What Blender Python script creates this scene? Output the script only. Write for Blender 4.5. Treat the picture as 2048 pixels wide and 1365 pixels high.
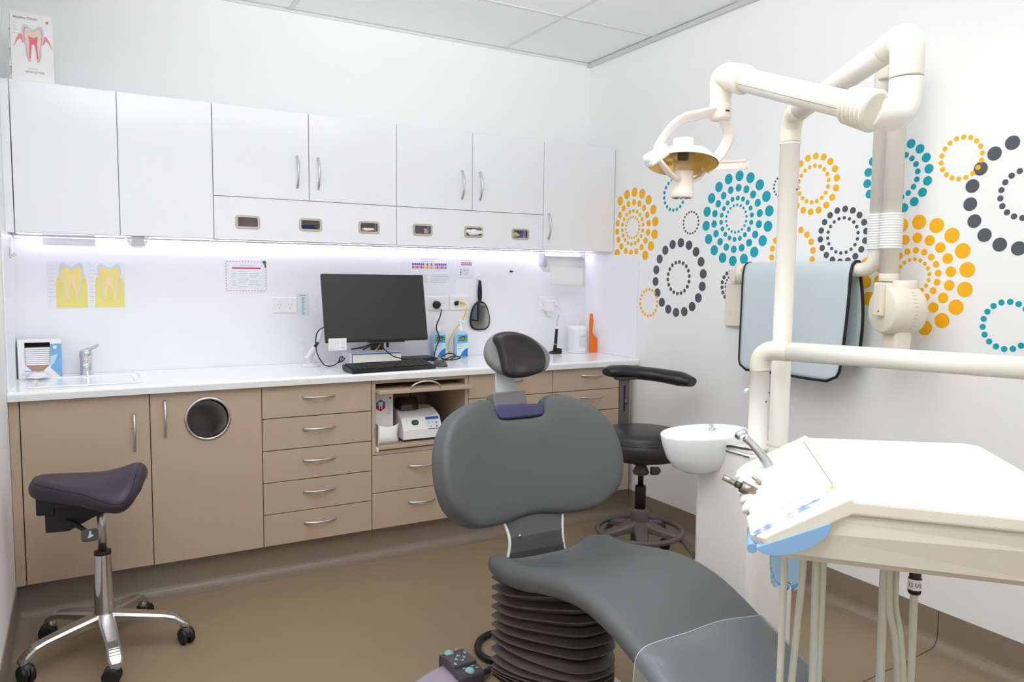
import bpy, bmesh, math, random
from mathutils import Vector, Matrix, geometry
random.seed(7)
PI = math.pi
SC = bpy.context.scene
COL = SC.collection
for o in list(bpy.data.objects):
    bpy.data.objects.remove(o, do_unlink=True)

# ------------------------------------------------------------------ camera, world, exposure
def setup_camera():
    yaw, pitch, roll, f = 0.517311547, -0.0825348, 0.0109129155, 1516.83
    fw = Vector((math.sin(yaw)*math.cos(pitch), math.cos(yaw)*math.cos(pitch), math.sin(pitch)))
    rt = Vector((math.cos(yaw), -math.sin(yaw), 0)); up = rt.cross(fw)
    r2 = math.cos(roll)*rt + math.sin(roll)*up
    u2 = -math.sin(roll)*rt + math.cos(roll)*up
    cd = bpy.data.cameras.new('camera'); co = bpy.data.objects.new('camera', cd); COL.objects.link(co)
    m = Matrix((r2, u2, -fw)).transposed().to_4x4(); m.translation = Vector((0, -3.38, 1.352))
    co.matrix_world = m
    cd.sensor_width = 36; cd.sensor_fit = 'HORIZONTAL'; cd.lens = f/2048*36; cd.clip_start = 0.02
    SC.camera = co
setup_camera()

wd = bpy.data.worlds.new('world'); SC.world = wd; wd.use_nodes = True
wd.node_tree.nodes['Background'].inputs[0].default_value = (0.95, 0.98, 1.0, 1)
wd.node_tree.nodes['Background'].inputs[1].default_value = 1.0
SC.view_settings.view_transform = 'Standard'; SC.view_settings.look = 'None'
SC.view_settings.gamma = 1; SC.view_settings.use_curve_mapping = False
SC.view_settings.exposure = 0.17
SC.cycles.max_bounces = 14; SC.cycles.diffuse_bounces = 9; SC.cycles.transparent_max_bounces = 16
CEIL_LIGHT = 3.9        # strength of the ceiling light panels
LED = 10.0
# the photographer's flash, held by the camera and bounced off the white ceiling
fl = bpy.data.lights.new('flash', 'SPOT'); fl.energy = 600; fl.color = (0.985, 0.99, 1.0); fl.spot_size = math.radians(86); fl.spot_blend = 1.0; fl.shadow_soft_size = 0.05
fo = bpy.data.objects.new('flash', fl); COL.objects.link(fo); fo.location = (0.12, -3.5, 1.62)
fo.rotation_euler = Vector((-0.42, -0.92, -1.0)).to_track_quat('Z', 'Y').to_euler()

# ------------------------------------------------------------------ materials
MATS = {}
def lin(c):
    c /= 255.0
    return c/12.92 if c <= 0.04045 else ((c+0.055)/1.055)**2.4
def mt(name, rgb, rough=0.5, metal=0.0, var=0.03, nscale=6.0, bump=0.0, bscale=80.0, coat=0.0, spec=0.5,
       trans=0.0, emit=0.0, stretch=None, sheen=0.0, ior=1.45):
    if name in MATS: return MATS[name]
    m = bpy.data.materials.new(name); m.use_nodes = True
    nt = m.node_tree; b = nt.nodes['Principled BSDF']
    col = (lin(rgb[0]), lin(rgb[1]), lin(rgb[2]), 1)
    tc = nt.nodes.new('ShaderNodeTexCoord'); mp = nt.nodes.new('ShaderNodeMapping')
    nt.links.new(tc.outputs['Object'], mp.inputs['Vector'])
    if stretch: mp.inputs['Scale'].default_value = stretch
    no = nt.nodes.new('ShaderNodeTexNoise'); no.inputs['Scale'].default_value = nscale; no.inputs['Detail'].default_value = 4
    nt.links.new(mp.outputs[0], no.inputs['Vector'])
    mx = nt.nodes.new('ShaderNodeMix'); mx.data_type = 'RGBA'
    k0, k1 = 1-var, 1+var
    mx.inputs[6].default_value = tuple(min(1, c*k0) for c in col[:3])+(1,)
    mx.inputs[7].default_value = tuple(min(1, c*k1) for c in col[:3])+(1,)
    nt.links.new(no.outputs['Fac'], mx.inputs[0])
    nt.links.new(mx.outputs[2], b.inputs['Base Color'])
    b.inputs['Roughness'].default_value = rough; b.inputs['Metallic'].default_value = metal
    b.inputs['Specular IOR Level'].default_value = spec; b.inputs['IOR'].default_value = ior
    b.inputs['Coat Weight'].default_value = coat; b.inputs['Coat Roughness'].default_value = 0.05
    b.inputs['Transmission Weight'].default_value = trans
    b.inputs['Sheen Weight'].default_value = sheen
    if emit:
        b.inputs['Emission Color'].default_value = col; b.inputs['Emission Strength'].default_value = emit
    if bump:
        n2 = nt.nodes.new('ShaderNodeTexNoise'); n2.inputs['Scale'].default_value = bscale; n2.inputs['Detail'].default_value = 3
        nt.links.new(mp.outputs[0], n2.inputs['Vector'])
        bp = nt.nodes.new('ShaderNodeBump'); bp.inputs['Strength'].default_value = bump; bp.inputs['Distance'].default_value = 0.002
        nt.links.new(n2.outputs['Fac'], bp.inputs['Height']); nt.links.new(bp.outputs[0], b.inputs['Normal'])
    MATS[name] = m
    return m
def film(name, rgb, opacity, rough=0.12):
    m = bpy.data.materials.new(name); m.use_nodes = True; nt = m.node_tree
    for n in list(nt.nodes): nt.nodes.remove(n)
    out = nt.nodes.new('ShaderNodeOutputMaterial'); mix = nt.nodes.new('ShaderNodeMixShader')
    tr = nt.nodes.new('ShaderNodeBsdfTransparent'); pb = nt.nodes.new('ShaderNodeBsdfPrincipled')
    pb.inputs['Base Color'].default_value = (lin(rgb[0]), lin(rgb[1]), lin(rgb[2]), 1); pb.inputs['Roughness'].default_value = rough
    tc = nt.nodes.new('ShaderNodeTexCoord'); no = nt.nodes.new('ShaderNodeTexNoise'); no.inputs['Scale'].default_value = 9; no.inputs['Detail'].default_value = 5
    nt.links.new(tc.outputs['Object'], no.inputs['Vector'])
    mr = nt.nodes.new('ShaderNodeMapRange'); mr.inputs[1].default_value = 0.3; mr.inputs[2].default_value = 0.7
    mr.inputs[3].default_value = opacity*0.75; mr.inputs[4].default_value = min(1, opacity*1.3)
    nt.links.new(no.outputs['Fac'], mr.inputs[0]); nt.links.new(mr.outputs[0], mix.inputs[0])
    bp = nt.nodes.new('ShaderNodeBump'); bp.inputs['Strength'].default_value = 0.25; bp.inputs['Distance'].default_value = 0.004
    nt.links.new(no.outputs['Fac'], bp.inputs['Height']); nt.links.new(bp.outputs[0], pb.inputs['Normal'])
    nt.links.new(tr.outputs[0], mix.inputs[1]); nt.links.new(pb.outputs[0], mix.inputs[2]); nt.links.new(mix.outputs[0], out.inputs[0])
    MATS[name] = m
    return m

WALL = mt('wall_paint', (244, 245, 245), 0.55, var=0.008, nscale=1.5, bump=0.03, bscale=300)
CEILM = mt('ceiling_tile_white', (240, 243, 243), 0.8, var=0.012, nscale=3, bump=0.15, bscale=220)
TBAR = mt('grid_white', (222, 224, 222), 0.5, var=0.01)
UPPER = mt('gloss_white_laminate', (241, 242, 246), 0.12, var=0.006, nscale=2, spec=0.5)
SPLASH = mt('gloss_splash_panel', (242, 242, 246), 0.3, var=0.006, nscale=2)
BEIGE = mt('beige_laminate', (186, 166, 145), 0.42, var=0.05, nscale=60, stretch=(1, 1, 0.12), bump=0.04, bscale=300)
BEIGEIN = mt('beige_carcass', (150, 131, 113), 0.5, var=0.03, nscale=40)
BENCH = mt('white_worktop', (244, 246, 248), 0.18, var=0.008, nscale=10)
KICK = mt('coving_vinyl', (140, 126, 112), 0.42, var=0.06, nscale=14, bump=0.03, bscale=200)
STEEL = mt('brushed_handle', (212, 213, 216), 0.34, 1.0, var=0.03, nscale=30)
CHROME = mt('chrome', (214, 216, 222), 0.08, 1.0, var=0.01)
ALU = mt('polished_aluminium', (196, 193, 192), 0.32, 1.0, var=0.05, nscale=20)
RIMSTEEL = mt('slot_rim', (196, 186, 172), 0.35, 0.4, var=0.03)
DARKIN = mt('dark_interior', (70, 64, 60), 0.7, var=0.05)
BLACKP = mt('black_plastic', (26, 25, 27), 0.45, var=0.05)
DGREYP = mt('dark_grey_plastic', (62, 60, 63), 0.45, var=0.04)
MGREYP = mt('mid_grey_plastic', (112, 109, 108), 0.45, var=0.04)
LEATHER = mt('black_leather', (40, 36, 40), 0.36, var=0.05, nscale=12, bump=0.08, bscale=500)
SADLEA = mt('purple_black_leather', (52, 46, 58), 0.42, var=0.05, nscale=12, bump=0.08, bscale=500)
CHAIRG = mt('chair_grey_vinyl', (88, 90, 91), 0.5, var=0.03, nscale=8, bump=0.12, bscale=700)
BELLOW = mt('bellows_rubber', (84, 76, 70), 0.5, var=0.06, nscale=20)
CREAM = mt('cream_enamel', (238, 235, 226), 0.25, var=0.01, nscale=4)
CREAM2 = mt('cream_plastic', (233, 227, 212), 0.38, var=0.015, nscale=4)
IVORY = mt('ivory_plastic', (238, 230, 214), 0.4, var=0.015, nscale=4)
TRAYW = mt('tray_white', (240, 239, 235), 0.35, var=0.008)
PORC = mt('porcelain', (246, 248, 249), 0.1, var=0.006)
UNITW = mt('unit_white', (240, 238, 234), 0.3, var=0.01)
WHITEP = mt('white_plastic', (240, 240, 240), 0.35, var=0.01)
PAPER = mt('paper_white', (243, 243, 245), 0.6, var=0.01)
LAMIN = mt('laminated_sheet', (238, 240, 246), 0.2, var=0.01)
TEAL = mt('teal_vinyl', (0, 164, 184), 0.5, var=0.02)
YELLOW = mt('yellow_vinyl', (250, 184, 10), 0.5, var=0.02)
CHARC = mt('charcoal_vinyl', (84, 86, 95), 0.5, var=0.02)
APRON = mt('apron_cloth', (198, 212, 217), 0.7, var=0.03, nscale=14, stretch=(1, 4, 0.6), bump=0.1, bscale=60)
BLUEP = mt('light_blue_plastic', (142, 184, 224), 0.35, var=0.02)
NAVY = mt('navy_cover', (66, 66, 104), 0.35, var=0.05)
HOSE = mt('hose_grey', (205, 204, 190), 0.4, var=0.02)
INK = mt('print_grey', (120, 124, 132), 0.6)
INKL = mt('print_pale', (188, 192, 198), 0.6)
INKB = mt('print_blue', (36, 130, 198), 0.5)
INKBL = mt('print_light_blue', (200, 224, 238), 0.5)
INKN = mt('print_navy', (60, 80, 110), 0.5)
INKR = mt('print_red', (214, 60, 70), 0.5)
INKPK = mt('print_pink', (232, 150, 156), 0.5)
INKPL = mt('print_pale_pink', (242, 214, 204), 0.5)
INKY = mt('print_tooth_yellow', (248, 226, 142), 0.4)
INKY2 = mt('print_gum_yellow', (238, 226, 130), 0.4)
INKO = mt('print_orange_pale', (248, 226, 176), 0.4)
INKV = mt('print_violet', (130, 100, 170), 0.5)
INKG = mt('print_green', (50, 120, 70), 0.5)
INKYB = mt('print_bright_yellow', (236, 222, 40), 0.5)
ORANGE = mt('orange_acrylic', (255, 130, 0), 0.2, trans=0.25)
GELB = mt('gel_bottle_blue', (196, 230, 248), 0.1, trans=0.25)
BOTTLEB = mt('pet_blue', (176, 216, 246), 0.05, trans=0.92, ior=1.15)
BROWN = mt('brown_card', (178, 148, 124), 0.7)
DBROWN = mt('dark_opening', (58, 40, 32), 0.8)
SMOKE = mt('smoked_acrylic', (84, 60, 44), 0.1, trans=0.45)
SCREEN = mt('monitor_screen', (44, 42, 44), 0.38, var=0.02)
MIRROR = mt('mirror_glass', (224, 228, 226), 0.02, 1.0, var=0.0)
YCORD = mt('yellow_cord', (240, 196, 40), 0.45)
WCORD = mt('white_cord', (236, 236, 240), 0.45)
GOLD = mt('reflector_gold', (236, 196, 104), 0.18, 0.35)
PALEB = mt('reflector_pale_blue', (214, 228, 244), 0.15, trans=0.2)
PINKW = mt('lamp_tube_cream', (244, 232, 224), 0.22)
GLASSC = mt('clear_glass', (250, 250, 250), 0.03, trans=0.95)
AQUA = mt('aqua_button', (150, 196, 194), 0.35)
LAVM = mt('lavender_metal', (200, 188, 204), 0.35, 0.5)
FILM = film('plastic_film', (160, 166, 172), 0.32, 0.08)
CLEARF = film('clear_acrylic', (226, 222, 236), 0.55)

def mt_emit(name, rgb, strength):
    m = bpy.data.materials.new(name); m.use_nodes = True; nt = m.node_tree
    for n in list(nt.nodes): nt.nodes.remove(n)
    out = nt.nodes.new('ShaderNodeOutputMaterial'); em = nt.nodes.new('ShaderNodeEmission')
    em.inputs[0].default_value = (lin(rgb[0]), lin(rgb[1]), lin(rgb[2]), 1); em.inputs[1].default_value = strength
    nt.links.new(em.outputs[0], out.inputs[0]); MATS[name] = m
    return m
PANELE = mt_emit('led_panel_light', (253, 253, 255), CEIL_LIGHT)
STRIPE = mt_emit('led_strip_light', (240, 234, 255), LED)

def floor_mat():
    m = mt('floor_vinyl', (146, 128, 104), 0.38, var=0.07, nscale=5, bump=0.05, bscale=400)
    nt = m.node_tree; b = nt.nodes['Principled BSDF']
    src = b.inputs['Base Color'].links[0].from_socket
    tc = nt.nodes.new('ShaderNodeTexCoord')
    sp = nt.nodes.new('ShaderNodeTexNoise'); sp.inputs['Scale'].default_value = 420; sp.inputs['Detail'].default_value = 2
    nt.links.new(tc.outputs['Object'], sp.inputs['Vector'])
    mr = nt.nodes.new('ShaderNodeMapRange'); mr.inputs[1].default_value = 0.35; mr.inputs[2].default_value = 0.65
    mr.inputs[3].default_value = 0.9; mr.inputs[4].default_value = 1.08
    nt.links.new(sp.outputs['Fac'], mr.inputs[0])
    mul = nt.nodes.new('ShaderNodeVectorMath'); mul.operation = 'SCALE'
    nt.links.new(src, mul.inputs[0]); nt.links.new(mr.outputs[0], mul.inputs['Scale'])
    nt.links.new(mul.outputs[0], b.inputs['Base Color'])
    return m
FLOORM = floor_mat()

# ------------------------------------------------------------------ mesh tools
class MB:
    def __init__(s): s.v = []; s.f = []; s.sm = []
    def add(s, vs, fs, smooth=False, M=None):
        n = len(s.v)
        for p in vs:
            p = Vector(p)
            s.v.append(M @ p if M is not None else p)
        for f in fs:
            s.f.append(tuple(i+n for i in f)); s.sm.append(smooth)
        return s
    def box(s, x0, x1, y0, y1, z0, z1, bev=0.0, M=None, seg=2):
        if bev <= 0:
            vs = [(x0,y0,z0),(x1,y0,z0),(x1,y1,z0),(x0,y1,z0),(x0,y0,z1),(x1,y0,z1),(x1,y1,z1),(x0,y1,z1)]
            fs = [(0,3,2,1),(4,5,6,7),(0,1,5,4),(1,2,6,5),(2,3,7,6),(3,0,4,7)]
            return s.add(vs, fs, False, M)
        bm = bmesh.new(); bmesh.ops.create_cube(bm, size=1)
        for v in bm.verts:
            v.co = Vector(((x0+x1)/2+v.co.x*(x1-x0), (y0+y1)/2+v.co.y*(y1-y0), (z0+z1)/2+v.co.z*(z1-z0)))
        bmesh.ops.bevel(bm, geom=bm.edges[:], offset=bev, segments=seg, affect='EDGES', profile=0.5)
        bm.verts.index_update()
        s.add([v.co.copy() for v in bm.verts], [tuple(v.index for v in f.verts) for f in bm.faces], False, M); bm.free()
        return s
    def loft(s, rings, closed=True, caps=True, smooth=True, M=None):
        n = len(rings[0]); vs = [p for r in rings for p in r]; fs = []
        for i in range(len(rings)-1):
            for j in range(n if closed else n-1):
                k = (j+1) % n
                fs.append((i*n+j, i*n+k, (i+1)*n+k, (i+1)*n+j))
        s.add(vs, fs, smooth, M)
        if caps and closed:
            s.add(rings[0], [tuple(reversed(range(n)))], False, M); s.add(rings[-1], [tuple(range(n))], False, M)
        return s
    def cyl(s, p0, p1, r0, r1=None, seg=20, caps=True, smooth=True, M=None):
        p0, p1 = Vector(p0), Vector(p1); r1 = r0 if r1 is None else r1
        d = (p1-p0).normalized(); a = d.orthogonal().normalized(); b = d.cross(a)
        ring = lambda p, r: [p+(a*math.cos(2*PI*i/seg)+b*math.sin(2*PI*i/seg))*r for i in range(seg)]
        return s.loft([ring(p0, r0), ring(p1, r1)], True, caps, smooth, M)
    def lathe(s, prof, base=(0,0,0), axis=(0,0,1), seg=28, M=None, smooth=True, sx=1.0, sy=1.0, a_dir=None, caps=True):
        """prof: (radius, height along axis)"""
        base = Vector(base); d = Vector(axis).normalized()
        a = (Vector(a_dir) if a_dir else d.orthogonal()).normalized(); b = d.cross(a)
        rings = []
        for r, h in prof:
            rings.append([base+d*h+(a*math.cos(2*PI*i/seg)*sx+b*math.sin(2*PI*i/seg)*sy)*max(r, 1e-5) for i in range(seg)])
        return s.loft(rings, True, caps, smooth, M)
    def tube(s, pts, r, seg=12, smooth_path=True, sub=6, caps=True, M=None, ry=None, up=None):
        P = [Vector(p) for p in pts]; n0 = len(P)
        R = list(r) if isinstance(r, (list, tuple)) else [r]*n0
        if smooth_path and n0 > 2:
            Q = []; RR = []
            for i in range(n0-1):
                a = P[max(i-1, 0)]; b = P[i]; c = P[i+1]; d = P[min(i+2, n0-1)]
                for k in range(sub):
                    t = k/sub
                    Q.append(0.5*((2*b)+(-a+c)*t+(2*a-5*b+4*c-d)*t*t+(-a+3*b-3*c+d)*t**3)); RR.append(R[i]+(R[i+1]-R[i])*t)
            Q.append(P[-1]); RR.append(R[-1]); P, R = Q, RR
        n = len(P); T = []
        for i in range(n):
            t = (P[min(i+1, n-1)]-P[max(i-1, 0)])
            T.append(t.normalized() if t.length > 1e-9 else Vector((0, 0, 1)))
        nrm = (Vector(up)-T[0]*T[0].dot(Vector(up))).normalized() if up is not None else T[0].orthogonal().normalized()
        rings = []
        for i in range(n):
            if up is not None:
                nn = Vector(up)-T[i]*T[i].dot(Vector(up))
                nrm = nn.normalized() if nn.length > 1e-6 else nrm
            else:
                nrm = (nrm-T[i]*T[i].dot(nrm)).normalized()
            bi = T[i].cross(nrm)
            k = (ry/(r if not isinstance(r, (list, tuple)) else r[0])) if ry else 1.0
            rings.append([P[i]+nrm*math.cos(2*PI*j/seg)*R[i]+bi*math.sin(2*PI*j/seg)*R[i]*k for j in range(seg)])
        return s.loft(rings, True, caps, True, M)
    def ball(s, c, r, seg=16, M=None, sc=(1,1,1)):
        c = Vector(c); rings = []
        m = seg//2
        for i in range(m+1):
            t = PI*i/m
            rr = max(math.sin(t)*r, 1e-5)
            rings.append([c+Vector((rr*math.cos(2*PI*j/seg)*sc[0], rr*math.sin(2*PI*j/seg)*sc[1], -math.cos(t)*r*sc[2])) for j in range(seg)])
        return s.loft(rings, True, False, True, M)
    def prism(s, outline, frame, depth, M=None, smooth=False):
        """outline: 2D points; frame: (origin, ax, ay); extruded along ax x ay by depth"""
        o, ax, ay = (Vector(q) for q in frame); n = ax.cross(ay).normalized()
        P = [(p[0], p[1]) for p in outline]; m = len(P)
        if sum(P[i][0]*P[(i+1) % m][1]-P[(i+1) % m][0]*P[i][1] for i in range(m)) < 0: P.reverse()
        A = [o+ax*p[0]+ay*p[1] for p in P]; B = [p+n*depth for p in A]
        fs = []
        for t in geometry.tessellate_polygon([[Vector((p[0], p[1], 0)) for p in P]]):
            fs.append(tuple(i+m for i in t)); fs.append(tuple(reversed(t)))
        for i in range(m): fs.append((i, (i+1) % m, (i+1) % m+m, i+m))
        return s.add(A+B, fs, smooth, M)
    def build(s, name, mat, parent=None, bev=0.0, seg=2, auto=True):
        org = ORG.get(parent.name, Vector((0,0,0))) if parent else Vector((0,0,0))
        me = bpy.data.meshes.new(name)
        me.from_pydata([tuple(v-org) for v in s.v], [], s.f)
        me.polygons.foreach_set('use_smooth', s.sm)
        me.materials.append(mat); me.validate(); me.update()
        bm = bmesh.new(); bm.from_mesh(me); bmesh.ops.remove_doubles(bm, verts=bm.verts, dist=1e-6)
        bmesh.ops.recalc_face_normals(bm, faces=bm.faces); bm.to_mesh(me); bm.free()
        o = bpy.data.objects.new(name, me); COL.objects.link(o)
        if parent:
            o.parent = parent; ORG[o.name] = org
        if bev:
            md = o.modifiers.new('bevel', 'BEVEL'); md.width = bev; md.segments = seg; md.limit_method = 'ANGLE'; md.angle_limit = math.radians(40)
        return o
ORG = {}
def thing(name, label, cat, loc=(0,0,0), group=None, rotz=None):
    o = bpy.data.objects.new(name, None); COL.objects.link(o); o.empty_display_size = 0.05
    o.location = loc; o['label'] = label; o['category'] = cat
    if group: o['group'] = group
    if rotz is not None:
        o.rotation_euler[2] = rotz; ORG[o.name] = Vector((0,0,0))
    else:
        ORG[o.name] = Vector(loc)
    return o
def tag(o, label, cat, group=None):
    o['label'] = label; o['category'] = cat
    if group: o['group'] = group
    me = o.data; xs = [v.co for v in me.vertices]
    c = Vector(((min(p.x for p in xs)+max(p.x for p in xs))/2, (min(p.y for p in xs)+max(p.y for p in xs))/2, min(p.z for p in xs)))
    me.transform(Matrix.Translation(-c)); o.location = o.location+c; ORG[o.name] = c
    return o
def struct(o, label=None):
    o['kind'] = 'structure'
    if label: o['label'] = label
    return o
def copy_tree(src, parent=None):
    c = src.copy(); COL.objects.link(c); c.parent = parent
    ORG[c.name] = ORG.get(src.name, Vector((0,0,0)))
    for ch in list(src.children): copy_tree(ch, c)
    return c
def rrect(x0, x1, y0, y1, r, n=5):
    pts = []
    for cx, cy, a in ((x1-r, y0+r, -90), (x1-r, y1-r, 0), (x0+r, y1-r, 90), (x0+r, y0+r, 180)):
        for i in range(n+1):
            t = math.radians(a+90*i/n); pts.append((cx+r*math.cos(t), cy+r*math.sin(t)))
    return pts
def smooth_closed(P, sub=4):
    n = len(P); Q = []
    for i in range(n):
        a, b, c, d = (Vector(P[(i+k) % n]) for k in (-1, 0, 1, 2))
        for k in range(sub):
            t = k/sub
            Q.append(0.5*((2*b)+(-a+c)*t+(2*a-5*b+4*c-d)*t*t+(-a+3*b-3*c+d)*t**3))
    return [(q.x, q.y) for q in Q]
def cushion(outline, S, N, th, r, grid=0.025, dome=None, sub=3, K=5):
    """padded body over a curved surface: outline in 2D, S(s,t) -> point, N(s,t) -> unit normal"""
    O = smooth_closed(outline, sub) if sub > 1 else list(outline)
    n = len(O); area = sum(O[i][0]*O[(i+1) % n][1]-O[(i+1) % n][0]*O[i][1] for i in range(n))
    if area < 0: O.reverse()
    inn = []
    for i in range(n):
        a = Vector(O[i-1]); c = Vector(O[(i+1) % n]); t = (c-a).normalized(); inn.append(Vector((-t.y, t.x)))
    def ring(ins, h):
        out = []
        for i in range(n):
            p = Vector(O[i])+inn[i]*ins; out.append(S(p.x, p.y)+N(p.x, p.y)*h)
        return out
    rings = []
    for k in range(K+1):
        a = PI/2*k/K; rings.append(ring(r*(1-math.sin(a)), -th+r*(1-math.cos(a))))
    for k in range(K+1):
        a = PI/2*k/K; rings.append(ring(r*(1-math.cos(a)), -r+r*math.sin(a)))
    mb = MB(); mb.loft(rings, True, False, True)
    ip = [Vector(O[i])+inn[i]*r for i in range(n)]
    xs = [p.x for p in ip]; ys = [p.y for p in ip]
    pts = [Vector((p.x, p.y)) for p in ip]; edges = [(i, (i+1) % n) for i in range(n)]
    def inside(q):
        c = False
        for i in range(n):
            a, b = ip[i], ip[i-1]
            if (a.y > q[1]) != (b.y > q[1]) and q[0] < (b.x-a.x)*(q[1]-a.y)/(b.y-a.y)+a.x: c = not c
        return c
    def far(q):
        return min((Vector(q)-p).length for p in ip) > grid*0.45
    y = min(ys)+grid/2
    while y < max(ys):
        x = min(xs)+grid/2
        while x < max(xs):
            if inside((x, y)) and far((x, y)): pts.append(Vector((x, y)))
            x += grid
        y += grid
    V, E, F, ov, oe, of = geometry.delaunay_2d_cdt(pts, edges, [], 1, 1e-7)
    dm = dome or (lambda s, t: 0.0)
    ringset = set(i for i, q in enumerate(ov) if q and q[0] < n)
    top = [S(p.x, p.y)+N(p.x, p.y)*(0 if i in ringset else dm(p.x, p.y)) for i, p in enumerate(V)]
    bot = [S(p.x, p.y)-N(p.x, p.y)*th for p in V]
    mb.add(top, [tuple(f) for f in F], True); mb.add(bot, [tuple(reversed(f)) for f in F], True)
    return mb
def text_mb(txt, size, frame, depth=0.0004, align='LEFT', sx=1.0, shear=0.0):
    cu = bpy.data.curves.new('txt', 'FONT'); cu.body = txt; cu.size = size; cu.align_x = align; cu.shear = shear
    cu.resolution_u = 2
    ob = bpy.data.objects.new('txt', cu); COL.objects.link(ob)
    dg = bpy.context.evaluated_depsgraph_get(); me = ob.evaluated_get(dg).to_mesh()
    o, ax, ay = (Vector(q) for q in frame); n = ax.cross(ay).normalized()
    mb = MB(); mb.add([o+ax*(v.co.x*sx)+ay*v.co.y+n*depth for v in me.vertices], [tuple(p.vertices) for p in me.polygons])
    ob.evaluated_get(dg).to_mesh_clear(); bpy.data.objects.remove(ob, do_unlink=True); bpy.data.curves.remove(cu)
    return mb
X, Y, Z = Vector((1,0,0)), Vector((0,1,0)), Vector((0,0,1))

# ------------------------------------------------------------------ the room
XL, XR, YB, YF, ZC = -0.25, 2.74, 0.513, -4.35, 2.655
def room():
    struct(MB().box(XL-.1, XR+.1, YF-.1, YB+.1, -0.06, 0).build('floor', FLOORM), 'tan speckled vinyl floor')
    struct(MB().box(XL-.1, XR+.1, YB, YB+.1, 0, ZC+.1).build('wall_back', WALL), 'white back wall above the white cupboards')
    struct(MB().box(XR, XR+.1, YF-.1, YB, 0, ZC+.1).build('wall_right', WALL), 'white wall carrying the dotted circles')
    struct(MB().box(XL-.1, XL, YF-.1, YB, 0, ZC+.1).build('wall_left', WALL), 'white side wall at the left end of the bench')
    # wall behind the camera, with a window
    w = MB(); wx0, wx1, wz0, wz1 = 0.45, 2.25, 0.9, 2.1
    w.box(XL, wx0, YF-.1, YF, 0, ZC+.1); w.box(wx1, XR, YF-.1, YF, 0, ZC+.1)
    w.box(wx0, wx1, YF-.1, YF, 0, wz0); w.box(wx0, wx1, YF-.1, YF, wz1, ZC+.1)
    struct(w.build('wall_front', WALL), 'white wall with a window, behind the viewer')
    win = MB()
    for a in (wx0, wx1-.04): win.box(a, a+.04, YF-.08, YF-.03, wz0, wz1)
    for a in (wz0, wz1-.04): win.box(wx0+.04, wx1-.04, YF-.08, YF-.03, a, a+.04)
    win.box(1.33, 1.37, YF-.08, YF-.03, wz0+.04, wz1-.04)
    wo = struct(win.build('window_1', WHITEP), 'white framed window behind the viewer')
    MB().box(wx0+.04, wx1-.04, YF-.056, YF-.052, wz0+.04, wz1-.04).build('window_pane', GLASSC, wo)
    # ceiling: lay-in tiles in a grid of bars
    ce = struct(MB().box(XL, XR, YF, YB, ZC+.012, ZC+.1).build('ceiling', TBAR), 'white suspended ceiling with lay-in tiles')
    xs = [XL, 0.94, 2.14, XR]; ys = [YB]
    y = YB-.615
    while y > YF: ys.append(y); y -= .605
    ys.append(YF)
    light_cells = {(0, 2), (1, 3), (0, 4), (1, 5)}
    for i in range(3):
        for j in range(len(ys)-1):
            if (i, j) in light_cells: continue
            t = MB().box(xs[i]+.013, xs[i+1]-.013, ys[j+1]+.013, ys[j]-.013, ZC+.003, ZC+.011)
            t.build('ceiling_tile', CEILM, ce)
    for x in xs[1:3]: MB().box(x-.012, x+.012, YF, YB, ZC-.001, ZC+.012).build('grid_bar', TBAR, ce)
    for yy in ys[1:-1]: MB().box(XL, XR, yy-.012, yy+.012, ZC-.0015, ZC+.012).build('grid_bar', TBAR, ce)
    for k, (i, j) in enumerate(sorted(light_cells)):
        x0, x1, y0, y1 = xs[i]+.012, xs[i+1]-.012, ys[j+1]+.012, ys[j]-.012
        t = thing('ceiling_light', ('flat light panel in the ceiling in front of the left cupboards', 'flat light panel in the ceiling near the left wall', 'flat light panel in the ceiling above the dental chair', 'flat light panel in the ceiling near the window')[k], 'ceiling light', ((x0+x1)/2, (y0+y1)/2, ZC), 'light panels in the ceiling')
        f = MB()
        for a in (x0, x1-.015): f.box(a, a+.015, y0, y1, ZC-.004, ZC+.01)
        for a in (y0, y1-.015): f.box(x0+.015, x1-.015, a, a+.015, ZC-.004, ZC+.01)
        f.build('frame', WHITEP, t)
        MB().box(x0+.015, x1-.015, y0+.015, y1-.015, ZC-.001, ZC+.008).build('diffuser', PANELE, t)
    # grey angle along the top of the right wall
    struct(MB().box(XR-.022, XR, YF, YB, ZC-.024, ZC-.002).build('trim_1', mt('trim_grey', (205, 207, 206), 0.5)), 'pale grey angle strip between ceiling and right wall')
    struct(MB().box(XL, XR-.022, YB-.012, YB, ZC-.012, ZC-.002).build('trim_2', TBAR), 'white angle strip between ceiling and back wall')
    # coved vinyl skirting
    def cove(name, p0, p1, inward, h, label):
        d = Vector(inward); r = 0.04; prof = [(0.0, h), (0.004, h), (0.004, r)]
        for k in range(7):
            a = PI/2*k/6; prof.append((0.004+r-r*math.cos(a), r-r*math.sin(a)+0.001))
        prof += [(0.07, 0.0012), (0.07, -.002), (0, -.002)]
        rings = [[Vector(p)+d*a+Z*b for a, b in prof] for p in (p0, p1)]
        o = MB().loft(rings, True, True, False).build(name, KICK); struct(o, label); return o
    cr = cove('baseboard_right', (XR, YF, 0), (XR, .05, 0), (-1, 0, 0), .137, 'brown coved vinyl skirting along the right wall')
    cove('baseboard_left', (XL, YF, 0), (XL, .05, 0), (1, 0, 0), .15, 'brown coved vinyl skirting along the left wall')
    cove('baseboard_back', (XL, .06, 0), (XR, .06, 0), (0, -1, 0), .149, 'brown coved vinyl plinth under the beige cabinets')
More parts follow.
